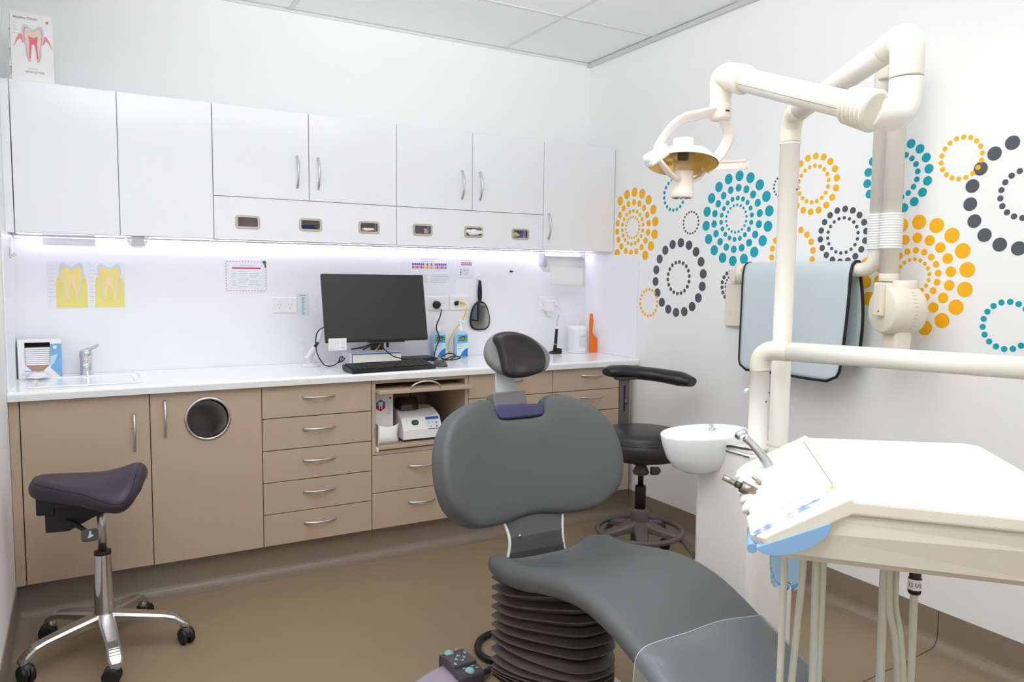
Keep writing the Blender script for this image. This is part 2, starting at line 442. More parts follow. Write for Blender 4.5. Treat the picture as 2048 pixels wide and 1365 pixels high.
    # welded joint in the right skirting
    j = MB().box(XR-.0055, XR-.003, -1.8015, -1.7985, .045, .137); j.tube([(XR-.006, -1.8, .05), (XR-.01, -1.8, .025), (XR-.03, -1.802, .006), (XR-.09, -1.807, .0015), (XR-.4, -1.826, .001), (XR-.8, -1.845, .001)], .0013, 5)
    jo = j.build('skirting_joint', mt('joint_dark', (84, 74, 64), .6)); jo.parent = cr
room()

# ------------------------------------------------------------------ bench: base cabinets
def bow_handle(parent, c, length, vertical, out=0.026):
    c = Vector(c); ax = Z if vertical else X
    pts = []
    for k in range(9):
        t = -1+2*k/8
        pts.append(c+ax*(t*length/2)-Y*(out*(1-t*t)+.001))
    rr = [.0042+.0012*abs(-1+2*k/8) for k in range(9)]
    m = MB().tube(pts, rr, 8, sub=2, ry=.0062)
    return m.build('handle', STEEL, parent)
ZB0, ZB1, G = .151, .868, .0018
BX = [-.2146, .231, .672, 1.170, 1.675, 2.176, 2.702]
def carcass(t, x0, x1, hollow=None):
    m = MB(); y0, y1 = .0185, .5
    if not hollow:
        m.box(x0+.001, x1-.001, y0, y1, ZB0, ZB1)
    else:
        za, zb = hollow
        m.box(x0+.001, x0+.019, y0, y1, ZB0, ZB1); m.box(x1-.019, x1-.001, y0, y1, ZB0, ZB1)
        m.box(x0+.0018, x0+.019, .0005, y0, za-.018, ZB1); m.box(x1-.019, x1-.0018, .0005, y0, za-.018, ZB1)
        m.box(x0+.019, x1-.019, y1-.01, y1, ZB0, ZB1)
        m.box(x0+.019, x1-.019, y0, y1-.01, ZB0, ZB0+.018); m.box(x0+.019, x1-.019, .0005, y1-.01, zb, ZB1)
        m.box(x0+.019, x1-.019, .0005, y1-.01, za-.02, za-.001)
    return m.build('body', BEIGEIN if not hollow else BEIGE, t)
def front(t, name, x0, x1, z0, z1):
    return MB().box(x0+G, x1-G, 0, .018, z0+G, z1-G, .0012, seg=1).build(name, BEIGE, t)
def base_cabinets():
    # 1 left door unit with filler
    t = thing('base_cabinet', 'beige single door base cabinet under the sink, beside the left wall', 'cabinet', (.0, .25, ZB0), 'beige base cabinets')
    carcass(t, -.2146, .231)
    MB().box(-.2485, -.2146-G, .002, .02, ZB0, ZB1).build('filler_strip', BEIGE, t)
    d = front(t, 'door', BX[0], BX[1], ZB0, ZB1); bow_handle(d, (.172, 0, .715), .15, True)
    # 2 waste chute unit
    t = thing('base_cabinet', 'beige base cabinet door with a round steel rimmed waste hole', 'cabinet', (.45, .25, ZB0), 'beige base cabinets')
    x0, x1 = BX[1], BX[2]
    m = MB(); m.box(x0+.001, x0+.018, .0185, .5, ZB0, ZB1); m.box(x1-.018, x1-.001, .0185, .5, ZB0, ZB1)
    m.box(x0+.018, x1-.018, .49, .5, ZB0, ZB1); m.box(x0+.018, x1-.018, .0185, .49, ZB0, ZB0+.018); m.box(x0+.018, x1-.018, .0185, .49, ZB1-.018, ZB1)
    m.build('body', BEIGEIN, t)
    # door panel with a round hole
    cx, cz, R = .452, .748, .083
    P = [(x0+G, ZB0+G), (x1-G, ZB0+G), (x1-G, ZB1-G), (x0+G, ZB1-G)]
    n = 48; hole = [(cx+R*math.cos(2*PI*i/n), cz+R*math.sin(2*PI*i/n)) for i in range(n)]
    outer = []
    for i in range(n):   # project hole points on the rectangle
        a = 2*PI*i/n; c, s_ = math.cos(a), math.sin(a); ks = []
        if c > 1e-9: ks.append((P[1][0]-cx)/c)
        if c < -1e-9: ks.append((P[0][0]-cx)/c)
        if s_ > 1e-9: ks.append((P[2][1]-cz)/s_)
        if s_ < -1e-9: ks.append((P[0][1]-cz)/s_)
        k = min(ks); outer.append((cx+c*k, cz+s_*k))
    for cn in P:         # pull the nearest projected point onto each corner
        i = min(range(n), key=lambda q: (outer[q][0]-cn[0])**2+(outer[q][1]-cn[1])**2); outer[i] = cn
    rings = [[Vector((p[0], .0, p[1])) for p in outer], [Vector((p[0], .0, p[1])) for p in hole], [Vector((p[0], .018, p[1])) for p in hole], [Vector((p[0], .018, p[1])) for p in outer], [Vector((p[0], .0, p[1])) for p in outer]]
    d = MB().loft(rings, True, False, False).build('door', BEIGE, t)
    bow_handle(d, (.286, 0, .762), .15, True)
    MB().lathe([(R-.001, .03), (R-.001, -.004), (R+.001, -.006), (R+.008, -.006), (R+.010, -.0005), (R-.001, -.0005)], (cx, 0, cz), (0, 1, 0), 48, caps=False).build('steel_rim', CHROME, d)
    MB().lathe([(R-.004, .02), (R-.006, .30), (R-.03, .34), (.001, .34)], (cx, 0, cz), (0, 1, -.25), 40, caps=False).build('chute', mt('chute_grey', (170, 166, 164), .5), d)
    # 3 five drawers
    t = thing('drawer_unit', 'beige unit of five equal drawers, each with a bow handle', 'drawer unit', (.92, .25, ZB0), 'beige base cabinets')
    carcass(t, BX[2], BX[3]); h = (ZB1-ZB0)/5
    for k in range(5):
        d = front(t, 'drawer', BX[2], BX[3], ZB0+k*h, ZB0+(k+1)*h); bow_handle(d, ((BX[2]+BX[3])/2, 0, ZB0+(k+.60)*h), .145, False)
    # 4 niche unit
    t = thing('niche_unit', 'beige unit with an open niche and pull out shelf above two drawers', 'cabinet', (1.42, .25, ZB0), 'beige base cabinets')
    carcass(t, BX[3], BX[4], (.531, .852))
    for z0, z1 in ((ZB0, .327), (.327, .51)):
        d = front(t, 'drawer', BX[3], BX[4], z0, z1)
        bow_handle(d, ((BX[3]+BX[4])/2, 0, (z0+z1)/2+.022), .135, False)
    sh = MB().box(BX[3]+.021, BX[4]-.006, -.055, .47, .806, .825, .003).build('pull_out_shelf', BEIGE, t)
    hp = [Vector((1.42+.075*math.cos(a), -.056-.006*math.sin(a), .824+.035*math.sin(a))) for a in [PI*k/10 for k in range(11)]]
    MB().tube(hp, .0042, 8, sub=2).build('handle', STEEL, sh)
    fl = MB().box(BX[3]+.024, BX[4]-.022, -.012, .47, .536, .55, .002).build('sliding_floor', BEIGE, t)
    MB().box(BX[3]+.019, BX[3]+.028, -.015, .4, .531, .549).build('slide_rail', WHITEP, t)
    # 5, 6 four drawers
    for k, (a, b, lab) in enumerate(((BX[4], BX[5], 'beige drawer unit half hidden behind the chair backrest and headrest'), (BX[5], BX[6], 'beige drawer unit at the right wall, behind the armrest stool'))):
        t = thing('drawer_unit', lab, 'drawer unit', ((a+b)/2, .25, ZB0), 'beige base cabinets')
        carcass(t, a, b); zz = [ZB1, .745, .627, .39, ZB0]
        for q in range(4):
            d = front(t, 'drawer', a, b, zz[q+1], zz[q]); bow_handle(d, ((a+b)/2-.01, 0, (zz[q]+zz[q+1])/2+.02), .145, False)
base_cabinets()

def worktop():
    z0, z1, yf, yb = .871, .907, -.03, .505
    m = MB(); sx0, sx1, sy0, sy1 = -.165, .185, .085, .36
    def prof(a, b): # rounded front edge strip
        r = .012; pr = [(yb, z0), (yf+.004, z0)]
        for k in range(6):
            t = PI/2*k/5; pr.append((yf+r-r*math.cos(t), z1-r+r*math.sin(t)))
        pr.append((yb, z1)); return pr
    def strip(a, b, ya, yc):
        pr = [(max(min(y, yc), ya), z) for y, z in prof(0, 0)]
        m.loft([[Vector((a, y, z)) for y, z in pr], [Vector((b, y, z)) for y, z in pr]], True, True, False)
    strip(XL+.001, sx0, -1, 1); strip(sx1, 2.7365, -1, 1); strip(sx0, sx1, -1, sy0); m.box(sx0, sx1, sy1, yb, z0, z1)
    o = m.build('worktop', BENCH); tag(o, 'long white worktop running over all the beige cabinets', 'worktop')
    t = thing('sink_basin', 'white rectangular inset basin beside the tissue box', 'sink', (.01, .22, z1))
    rr = []
    for ins, dz, rad in ((-.03, .0005, .03), (-.028, .005, .03), (-.004, .005, .028), (.002, .001, .026), (.012, -.03, .03), (.03, -.034, .04)):
        rr.append([Vector((p[0], p[1], z1+dz)) for p in rrect(sx0+ins, sx1-ins, sy0+ins, sy1-ins, rad, 5)])
    MB().loft(rr, True, True, True).build('bowl', PORC, t)
    MB().lathe([(.0, .0), (.017, .0), (.020, .003), (.022, .0)], (.012, .3525, z1-.014), (0, -1, .3), 20).build('overflow_ring', CHROME, t)
    MB().lathe([(.0, .0), (.011, .0), (.011, .002)], (.012, .3495, z1-.013), (0, -1, .3), 16).build('overflow_hole', DARKIN, t)
    tp = thing('mixer_tap', 'small chrome mixer tap with a lever handle behind the basin', 'tap', (.012, .44, z1))
    MB().lathe([(.027, 0), (.027, .004), (.024, .008), (.0235, .07), (.026, .085), (.026, .1), (.018, .112), (.004, .115)], (.012, .44, z1), (0, 0, 1), 28).build('tap_body', CHROME, tp)
    MB().tube([(.012, .425, z1+.045), (.012, .38, z1+.055), (.012, .345, z1+.046)], [.015, .014, .013], 14).build('spout', CHROME, tp)
    MB().lathe([(.012, 0), (.012, .012), (.009, .013), (.009, .0)], (.012, .345, z1+.046), (0, -.6, -1), 16).build('aerator', CHROME, tp)
    MB().tube([(.016, .44, z1+.108), (.035, .425, z1+.116), (.062, .405, z1+.134)], [.010, .008, .005], 10, ry=.012).build('lever', CHROME, tp)
    MB().ball((.021, .4155, z1+.087), .003).build('hot_cold_dot', INKR, tp)
worktop()
def splash():
    m = MB().box(XL+.0005, XR-.0005, .505, .5125, .9075, 1.5115)
    o = m.build('splashback', SPLASH); tag(o, 'glossy white splashback panel between worktop and wall cupboards', 'wall panel')
    m = MB().box(2.7315, 2.7395, 0.0, .5045, .9075, 1.495, .001)
    o = m.build('splashback_return', SPLASH); tag(o, 'glossy white splashback end panel on the dotted wall', 'wall panel')
    m = MB().box(XL+.0005, XL+.0065, 0.0, .5045, .9075, 1.5115, .001)
    o = m.build('splashback_return', SPLASH); tag(o, 'glossy white splashback end panel beside the tissue box', 'wall panel')
splash()

# ------------------------------------------------------------------ wall cupboards
ZU0, ZU1, ZUD, YU = 1.513, 2.109, 1.7045, .235
def uppers():
    def cc(t, x0, x1): MB().box(x0+.0008, x1-.0008, YU+.0185, YB-.001, ZU0, ZU1).build('body', UPPER, t)
    def fr(t, name, x0, x1, z0, z1): return MB().box(x0+G, x1-G, YU, YU+.018, z0+G*.9, z1-G*.9, .0012, seg=1).build(name, UPPER, t)
    grp = 'white wall cupboards'
    t = thing('wall_cupboard', 'glossy white wall cupboard with two plain doors and no handles', 'cupboard', (.15, .38, ZU0), grp)
    cc(t, -.219, .5256); fr(t, 'door', -.219, .154, ZU0, ZU1); fr(t, 'door', .154, .5256, ZU0, ZU1)
    MB().box(XL+.0005, -.219-G, YU+.002, YU+.02, ZU0, ZU1).build('filler_strip', UPPER, t)
    def slotted(name, label, x0, xm, x1, slots, hz):
        t = thing(name, label, 'cupboard', ((x0+x1)/2, .38, ZU0), grp)
        m = MB(); m.box(x0+.0008, x1-.0008, YU+.0185, YB-.001, ZUD, ZU1)
        m.box(x0+.0008, x1-.0008, YU+.10, YB-.001, ZU0, ZUD); m.build('body', UPPER, t)
        a = fr(t, 'door', x0, xm, ZUD, ZU1); b = fr(t, 'door', xm, x1, ZUD, ZU1)
        bow_handle(a, (hz[0], YU, 1.834), .145, True); bow_handle(b, (hz[1], YU, 1.834), .145, True)
        # dispenser fascia with openings
        m = MB(); z0, z1 = ZU0+G, ZUD-G; hz0, hz1 = 1.572, 1.615; xs = [x0+G]+[q for c in slots for q in (c-.043, c+.043)]+[x1-G]
        m.box(x0+G, x1-G, YU, YU+.012, z0, hz0); m.box(x0+G, x1-G, YU, YU+.012, hz1, z1)
        for q in range(0, len(xs), 2): m.box(xs[q], xs[q+1], YU, YU+.012, hz0, hz1)
        fa = m.build('dispenser_fascia', UPPER, t)
        for c in slots:
            ro, ri = rrect(c-.054, c+.054, 1.564, 1.623, .014), rrect(c-.043, c+.043, 1.573, 1.614, .006)
            rg = [[Vector((p[0], y, p[1])) for p in q] for q, y in ((ro, YU+.0002), (ro, YU-.004), (ri, YU-.004), (ri, YU+.012))]
            MB().loft(rg, True, False, False).build('slot_rim', RIMSTEEL, fa)
            MB().box(c-.06, c+.06, YU+.085, YU+.095, 1.53, 1.68).build('slot_back', mt('slot_shadow', (168, 160, 154), .7), fa)
        return t
    slotted('wall_cupboard', 'white wall cupboard with two handled doors over three dispenser slots, left', .5256, .951, 1.386, (.67, .955, 1.242), (.895, .993))
    slotted('wall_cupboard', 'white wall cupboard with two handled doors over three dispenser slots, nearer corner', 1.386, 1.808, 2.249, (1.526, 1.816, 2.102), (1.747, 1.852))
    t = thing('wall_cupboard', 'tall narrow white wall cupboard beside the yellow dotted circles', 'cupboard', (2.49, .38, ZU0), grp)
    cc(t, 2.249, 2.738); d = fr(t, 'door', 2.249, 2.738, ZU0, ZU1); bow_handle(d, (2.283, YU, 1.642), .145, True)
    # contents of the slots
    def blob(name, c, mat, label, cat, sc, n=9, rr=.014):
        m = MB(); random.seed(int(c[0]*1000))
        for k in range(n):
            m.ball((c[0]+random.uniform(-1, 1)*sc[0], c[1]+random.uniform(-.5, 1)*sc[1], c[2]+random.uniform(-1, 1)*sc[2]), rr*random.uniform(.7, 1.1), 10, sc=(1.5, 1, .8))
        tag(m.build(name, mat), label, cat)
    blob('tissue', (1.245, YU+.018, 1.584), PAPER, 'white tissue showing in the third dispenser slot', 'tissue', (.024, .008, .003), 9, .009)
    blob('tissue', (1.82, YU-.004, 1.592), PAPER, 'white tissue bulging out of a dispenser slot', 'tissue', (.034, .006, .007), 14, .013)
    blob('paper_cups', (2.085, YU+.022, 1.592), mt('cup_cream', (226, 206, 164), .6), 'cream paper item inside the last dispenser slot', 'paper cup', (.014, .008, .006), 8, .011)
    o = MB().box(2.115, 2.137, YU+.03, YU+.05, 1.574, 1.61, .002).build('violet_packet', INKV); tag(o, 'small violet packet inside the last dispenser slot', 'packet')
    m = MB()
    for k in range(5): m.box(.915+.002*k, .995-.004*k, YU+.02, YU+.05, 1.5735+k*.004, 1.5765+k*.004, .001)
    tag(m.build('blue_masks', mt('mask_blue', (30, 62, 118), .6)), 'stack of dark blue masks inside the second dispenser slot', 'masks')
    blob('glove', (1.555, YU+.022, 1.59), mt('glove_grey', (206, 204, 202), .6), 'pale glove tip showing in the fourth dispenser slot', 'glove', (.006, .006, .008), 5, .008)
uppers()
def led():
    t = thing('led_strip', 'glowing light strip under the white wall cupboards', 'light strip', (1.0, .455, 1.505))
    MB().box(-.24, 2.735, .448, .468, 1.5075, 1.512).build('channel', WHITEP, t)
    MB().box(-.235, 2.73, .4505, .4655, 1.5045, 1.5075).build('diffuser', STRIPE, t)
led()

# ------------------------------------------------------------------ wall decals: rings of dots on the right wall
def decals():
    XW = XR-.0007
    dm = {}
    def disc(mat):
        if mat.name in dm: return dm[mat.name]
        n = 20; vs = [(0.0006, math.cos(2*PI*i/n), math.sin(2*PI*i/n)) for i in range(n)]+[(-0.0, math.cos(2*PI*i/n), math.sin(2*PI*i/n)) for i in range(n)]
        fs = [tuple(range(n, 2*n))[::-1]]+[(i, (i+1) % n, (i+1) % n+n, i+n) for i in range(n)]
        me = bpy.data.meshes.new('dot_'+mat.name); me.from_pydata(vs, [], fs); me.materials.append(mat); me.update()
        dm[mat.name] = me
        return me
    L = {'Y': YELLOW, 'T': TEAL, 'G': CHARC}
    data = [
     ('Y', .065, 1.647, [(.1982, .0264), (.1419, .0182), (.0937, .0118), (.06, .0073)], 'yellow dotted circle of four rings beside the wall cupboard'),
     ('T', -.279, 1.8, [(.08, .0093)], 'small teal ring of dots behind the operating lamp'),
     ('G', -.411, 1.647, [(.0559, .0058)], 'smallest grey ring of dots between the yellow and teal circles'),
     ('T', -.721, 1.648, [(.2013, .0253), (.1455, .0184), (.098, .0122), (.0651, .0069)], 'large teal dotted circle of four rings above the apron'),
     ('G', -.329, 1.364, [(.1834, .0245), (.0828, .0101)], 'grey dotted double ring low on the wall, above the armrest stool'),
     ('Y', -.094, 1.226, [(.0731, .008)], 'small yellow ring of dots overlapping the low grey double ring'),
     ('G', -.717, 1.327, [(.0744, .0101), (.0504, .0062)], 'small grey double ring half hidden behind the apron'),
     ('Y', -1.155, 1.768, [(.1172, .0147), (.0769, .0093)], 'yellow dotted double ring right of the lamp pole'),
     ('G', -.988, 1.775, [(.0457, .005)], 'tiny grey ring of dots half hidden by the lamp pole'),
     ('Y', -1.057, 1.473, [(.112, .0142)], 'single yellow ring of dots behind the lamp pole, above the apron'),
     ('G', -1.311, 1.543, [(.108, .0135), (.072, .0075)], 'grey dotted double ring left of the x-ray arm'),
     ('T', -1.539, 1.758, [(.1268, .0174), (.0836, .0111)], 'teal dotted double ring behind the x-ray arm'),
     ('Y', -1.782, 1.796, [(.0729, .009)], 'small yellow ring of dots overlapping the biggest grey ring'),
     ('G', -2.003, 1.651, [(.181, .0241), (.0797, .0103)], 'biggest grey dotted double ring at the right edge'),
     ('Y', -1.626, 1.377, [(.2019, .0276), (.1434, .0193), (.0965, .0124), (.0634, .0076)], 'large yellow dotted circle of four rings behind the x-ray head'),
     ('T', -1.361, 1.211, [(.0569, .0082), (.0345, .0052)], 'small teal double ring half hidden behind the apron edge'),
     ('T', -1.972, 1.21, [(.0808, .0106)], 'single teal ring of dots at the right edge, above the delivery arm'),
    ]
    for q, (c, y, z, rings, lab) in enumerate(data):
        lift = .0002*(q % 3) + (.0006 if c == 'Y' and len(rings) == 1 else 0)
        t = thing('dot_decal', lab, 'wall decal', (XW-lift, y, z), 'dotted circle decals on the wall')
        for k, (R, r) in enumerate(rings):
            n = 18; off = (0 if k % 2 == 0 else .0)+PI/2-.06
            for i in range(n):
                a = off+2*PI*i/n; yy, zz = y-R*math.cos(a), z+R*math.sin(a)
                if zz < 1.503 and yy+r > -.001: continue
                if zz > ZU0-.02 and yy+r > YU-.002: continue
                o = bpy.data.objects.new('dot', disc(L[c])); COL.objects.link(o); o.parent = t
                o.location = (0, yy-y, zz-z); o.scale = (1, r, r)
decals()

# ------------------------------------------------------------------ papers and sockets on the splashback
YS = .5048
FR = lambda x, z, y: (Vector((x, y, z)), X, Z)
def quad(m, x0, x1, z0, z1, y): m.box(x0, x1, y, y+.0003, z0, z1)
def sheet(name, label, cat, x0, x1, z0, z1, y=YS-.0012, mat=None, group=None):
    t = thing(name, label, cat, ((x0+x1)/2, y, z0), group)
    MB().box(x0, x1, y, y+.001, z0, z1).build('sheet', mat or PAPER, t)
    return t, y-.0004
def lines(t, x0, x1, zs, y, mat, h=.002, gaps=None, name='print_lines'):
    m = MB()
    for i, z in enumerate(zs):
        random.seed(i*7+int(abs(x0)*100)); quad(m, x0, x1-(x1-x0)*random.uniform(0, .35), z, z+h, y)
    m.build(name, mat, t)
def tooth_outline(cx, cz, w, h):
    # molar with two roots
    P = [(-.5, .30), (-.46, .46), (-.34, .52), (-.16, .46), (0, .40), (.16, .46), (.34, .52), (.46, .46), (.5, .30), (.44, .06), (.36, -.12), (.36, -.32), (.24, -.52), (.15, -.5), (.14, -.25), (.06, -.02), (0, .03), (-.06, -.02), (-.14, -.25), (-.15, -.5), (-.24, -.52), (-.36, -.32), (-.36, -.12), (-.44, .06)]
    return [(cx+p[0]*w, cz+p[1]*h) for p in smooth_closed(P, 3)]
def posters():
    # yellow tooth diagrams
    t, y = sheet('tooth_poster', 'laminated sheet with two yellow tooth diagrams above the basin', 'poster', -.126, .178, 1.198, 1.405, mat=LAMIN)
    for k, (a, b, cx) in enumerate(((-.093, .028, -.032), (.058, .174, .116))):
        lab = MB()
        for i in range(10): quad(lab, (-.122, .036)[k], (-.122, .036)[k]+.018+.006*(i % 3), 1.385-i*.017, 1.3865-i*.017, y)
        lab.build('print_lines', INKL, t)
        MB().prism([(a, 1.202), (b, 1.202), (b, 1.30), (b-.006, 1.335), (b-.02, 1.35), (b-.03, 1.33), (cx+.02, 1.30), (cx-.02, 1.30), (a+.03, 1.33), (a+.02, 1.35), (a+.006, 1.335), (a, 1.30)], FR(0, 0, y), .0002).build('printed_gum', INKY2, t)
        MB().prism(tooth_outline(cx, 1.318, .094, .155), FR(0, 0, y-.0003), .0002).build('printed_tooth', INKBL, t)
        MB().prism(tooth_outline(cx, 1.312, .080, .142), FR(0, 0, y-.0006), .0002).build('printed_dentine', INKY, t)
        MB().prism([(cx-.018, 1.345), (cx, 1.34), (cx+.018, 1.345), (cx+.012, 1.32), (cx+.022, 1.26), (cx+.016, 1.258), (cx, 1.31), (cx-.016, 1.258), (cx-.022, 1.26), (cx-.012, 1.32)], FR(0, 0, y-.0009), .0002).build('printed_pulp', INKO, t)
        for i in range(2): MB().prism([((a, b)[i]+(.006, -.018)[i]+p[0], 1.335+p[1]) for p in ((0, 0), (.012, -.004), (.013, .012), (.004, .016))], FR(0, 0, y-.0009), .0002).build('printed_gum_edge', INKO, t)
    # price sheet with a red dashed border and a holly sprig
    x0, x1, z0, z1 = .608, .81, 1.268, 1.427
    t, y = sheet('notice_sheet', 'laminated notice with red dashed border and a holly sprig', 'notice', x0, x1, z0, z1, mat=LAMIN)
    m = MB(); n = 13
    for i in range(n):
        for zz in (z0+.008, z1-.010): quad(m, x0+.01+i*.0142, x0+.017+i*.0142, zz, zz+.003, y)
    for i in range(10):
        for xx in (x0+.006, x1-.010): quad(m, xx, xx+.003, z0+.014+i*.0135, z0+.021+i*.0135, y)
    m.build('dashed_border', mt('print_magenta', (206, 110, 140), .5), t)
    quad_m = MB(); quad(quad_m, .643, .777, z1-.043, z1-.036, y); quad_m.build('red_heading', INKR, t)
    lines(t, .655, .775, [z1-.028], y, INKBL, .004)
    m = MB()
    for i in range(9):
        for a, w in ((.643, .022), (.673, .045), (.725, .05)):
            if (i*3+int(a*100)) % 4 != 0: quad(m, a, a+w*(.7+.3*((i*5) % 3)/2), z1-.056-i*.0095, z1-.0535-i*.0095, y)
    m.build('print_lines', INKL, t)
    MB().prism([(.786, z1-.004), (.80, z1-.001), (.806, z1-.012), (.80, z1-.02), (.806, z1-.034), (.796, z1-.036), (.795, z1-.022), (.787, z1-.012)], FR(0, 0, y-.0004), .0003).build('holly_leaf', INKG, t)
    MB().prism([(.797, z1-.012), (.804, z1-.014), (.804, z1-.024), (.797, z1-.022)], FR(0, 0, y-.0008), .0003).build('holly_berry', INKR, t)
    # small code label beside socket
    t, y = sheet('label_sheet', 'narrow printed list beside the first double socket', 'notice', .954, 1.014, 1.152, 1.263, y=YS-.002, mat=mt('label_bluegrey', (226, 232, 238), .3))
    m = MB(); quad(m, .968, 1.0, 1.252, 1.255, y)
    for i in range(14): quad(m, .977, .993-.003*(i % 3), 1.243-i*.0065, 1.245-i*.0065, y)
    m.build('print_lines', INK, t)
    # tooth charts behind the monitor
    t, y = sheet('chart_sheet', 'large laminated tooth chart with coloured squares behind the monitor', 'chart', 1.515, 1.843, 1.256, 1.475, mat=LAMIN)
    cs = [INKV, INKPK, mt('print_chart_yellow', (240, 220, 120), .5)]
    mm = [MB(), MB(), MB()]
    for i in range(17):
        k = 2 if 5 <= i <= 11 and i % 2 == 0 else (i % 2)
        for r in range(2): quad(mm[k if r == 0 else (k if k != 1 else 0)], 1.578+i*.0122, 1.588+i*.0122, 1.400+r*.017, 1.413+r*.017, y)
    for k in range(3): mm[k].build('chart_squares', cs[k], t)
    lines(t, 1.63, 1.74, [1.452, 1.438], y, INKL, .003)
    lines(t, 1.69, 1.80, [1.365-.008*k for k in range(6)], y, INKL, .002); lines(t, 1.63, 1.68, [1.365-.008*k for k in range(6)], y, INKL, .002, name='print_lines')
    t, y = sheet('chart_sheet', 'small laminated tooth chart above the hand mirror', 'chart', 1.850, 1.955, 1.352, 1.466, mat=LAMIN)
    mm = [MB(), MB()]
    for i in range(9):
        for r in range(2): quad(mm[(i+r) % 2], 1.874+i*.0075, 1.8805+i*.0075, 1.422+r*.010, 1.430+r*.010, y)
    for k in range(2): mm[k].build('chart_squares', cs[k], t)
    lines(t, 1.868, 1.95, [1.448], y, INKL, .003); lines(t, 1.885, 1.93, [1.40-.008*k for k in range(5)], y, INKL, .003)
    m = MB()
    for k in range(3): quad(m, 1.869, 1.875, 1.394-.013*k, 1.401-.013*k, y)
    m.build('key_squares', INKN, t)
posters()

def sockets():
    def gpo(x0, x1, z0, z1, label):
        t = thing('power_socket', label, 'socket', ((x0+x1)/2, YS, z0), 'double power sockets')
        MB().box(x0, x1, YS-.009, YS-.0002, z0, z1, .003).build('plate', WHITEP, t)
        sw = MB(); sl = MB(); w = x1-x0; h = z1-z0
        for c in (x0+w*.30, x0+w*.72):
            sw.box(c-.008, c+.008, YS-.0115, YS-.0088, z0+h*.68, z0+h*.88, .001)
            for dx, dz, a in ((-.0065, .006, .5), (.0065, .006, -.5), (0, -.008, 0)):
                M = Matrix.Translation((c+dx, YS-.0091, z0+h*.42+dz)) @ Matrix.Rotation(a, 4, 'Y')
                sl.box(-.0009, .0009, -.0005, .0005, -.0035, .0035, 0, M)
        sw.build('rocker_switch', WHITEP, t); sl.build('pin_slots', INK, t)
        return t
    gpo(.829, .950, 1.167, 1.244, 'white double power socket left of the monitor, nothing plugged in')
    t2 = gpo(1.668, 1.795, 1.170, 1.248, 'white double power socket with a round black plug')
    t3 = gpo(1.802, 1.923, 1.169, 1.250, 'white double socket plate with the yellow cord plugged in')
    t4 = gpo(2.386, 2.509, 1.165, 1.246, 'white power socket with a white charger, by the paper roll')
    p = thing('power_plug', 'round black plug with cord in the socket beside the monitor', 'plug', (1.715, .49, 1.19))
    MB().lathe([(.0, .0), (.021, .0), (.0225, .006), (.02, .022), (.012, .027), (.001, .028)], (1.716, YS-.0095, 1.2), (.1, -1, .1), 22).build('plug_body', BLACKP, p)
    MB().tube([(1.727, .478, 1.190), (1.738, .468, 1.176)], .0055, 8).build('cord_label', WCORD, p)
    MB().tube([(1.738, .468, 1.176), (1.722, .45, 1.14), (1.69, .43, 1.08), (1.695, .40, 1.02), (1.66, .37, .97), (1.635, .33, .925), (1.64, .29, .914), (1.70, .27, .918), (1.745, .30, .935), (1.72, .33, .945), (1.66, .30, .925), (1.70, .25, .917), (1.76, .27, .925), (1.74, .31, .93), (1.66, .29, .914), (1.60, .30, .912)], .0034, 8).build('cord', BLACKP, p)
    p = thing('network_cord', 'yellow network cord hanging from the socket to the worktop', 'cord', (1.87, .48, 1.2))
    MB().box(1.862, 1.878, .472, YS-.0095, 1.205, 1.217, .001).build('connector', YCORD, p)
    MB().tube([(1.872, .474, 1.211), (1.885, .462, 1.2), (1.882, .455, 1.17), (1.862, .462, 1.11), (1.805, .468, 1.04), (1.776, .46, .97), (1.773, .42, .925), (1.77, .38, .9125), (1.74, .35, .9115), (1.69, .34, .9115)], .0032, 8).build('cord', YCORD, p)
    p = thing('socket_key', 'small black knob plug in the socket plate beside the yellow cord', 'plug', (1.842, .49, 1.205))
    MB().lathe([(.0, .0), (.0125, .0), (.0125, .008), (.0, .009)], (1.84, YS-.0095, 1.208), (0, -1, 0), 16).build('knob', BLACKP, p)
    MB().tube([(1.84, .488, 1.208), (1.848, .480, 1.221)], .0055, 8).build('lever', DGREYP, p)
    p = thing('charger_plug', 'white charger with thin cord in the socket by the paper roll', 'charger', (2.44, .48, 1.16))
    MB().box(2.425, 2.475, .455, YS-.0095, 1.155, 1.225, .008).build('charger_body', WHITEP, p)
    MB().box(2.437, 2.463, .46, .49, 1.128, 1.157, .005).build('charger_nose', mt('charger_clear', (226, 234, 224), .2), p)
    MB().box(2.485, 2.508, .475, YS-.0095, 1.19, 1.216, .005).build('side_plug', WHITEP, p)
    MB().tube([(2.505, .485, 1.20), (2.54, .46, 1.14), (2.555, .43, 1.06), (2.54, .40, .98), (2.52, .38, .92), (2.505, .36, .9115)], .0018, 6).build('cord', WCORD, p)
sockets()

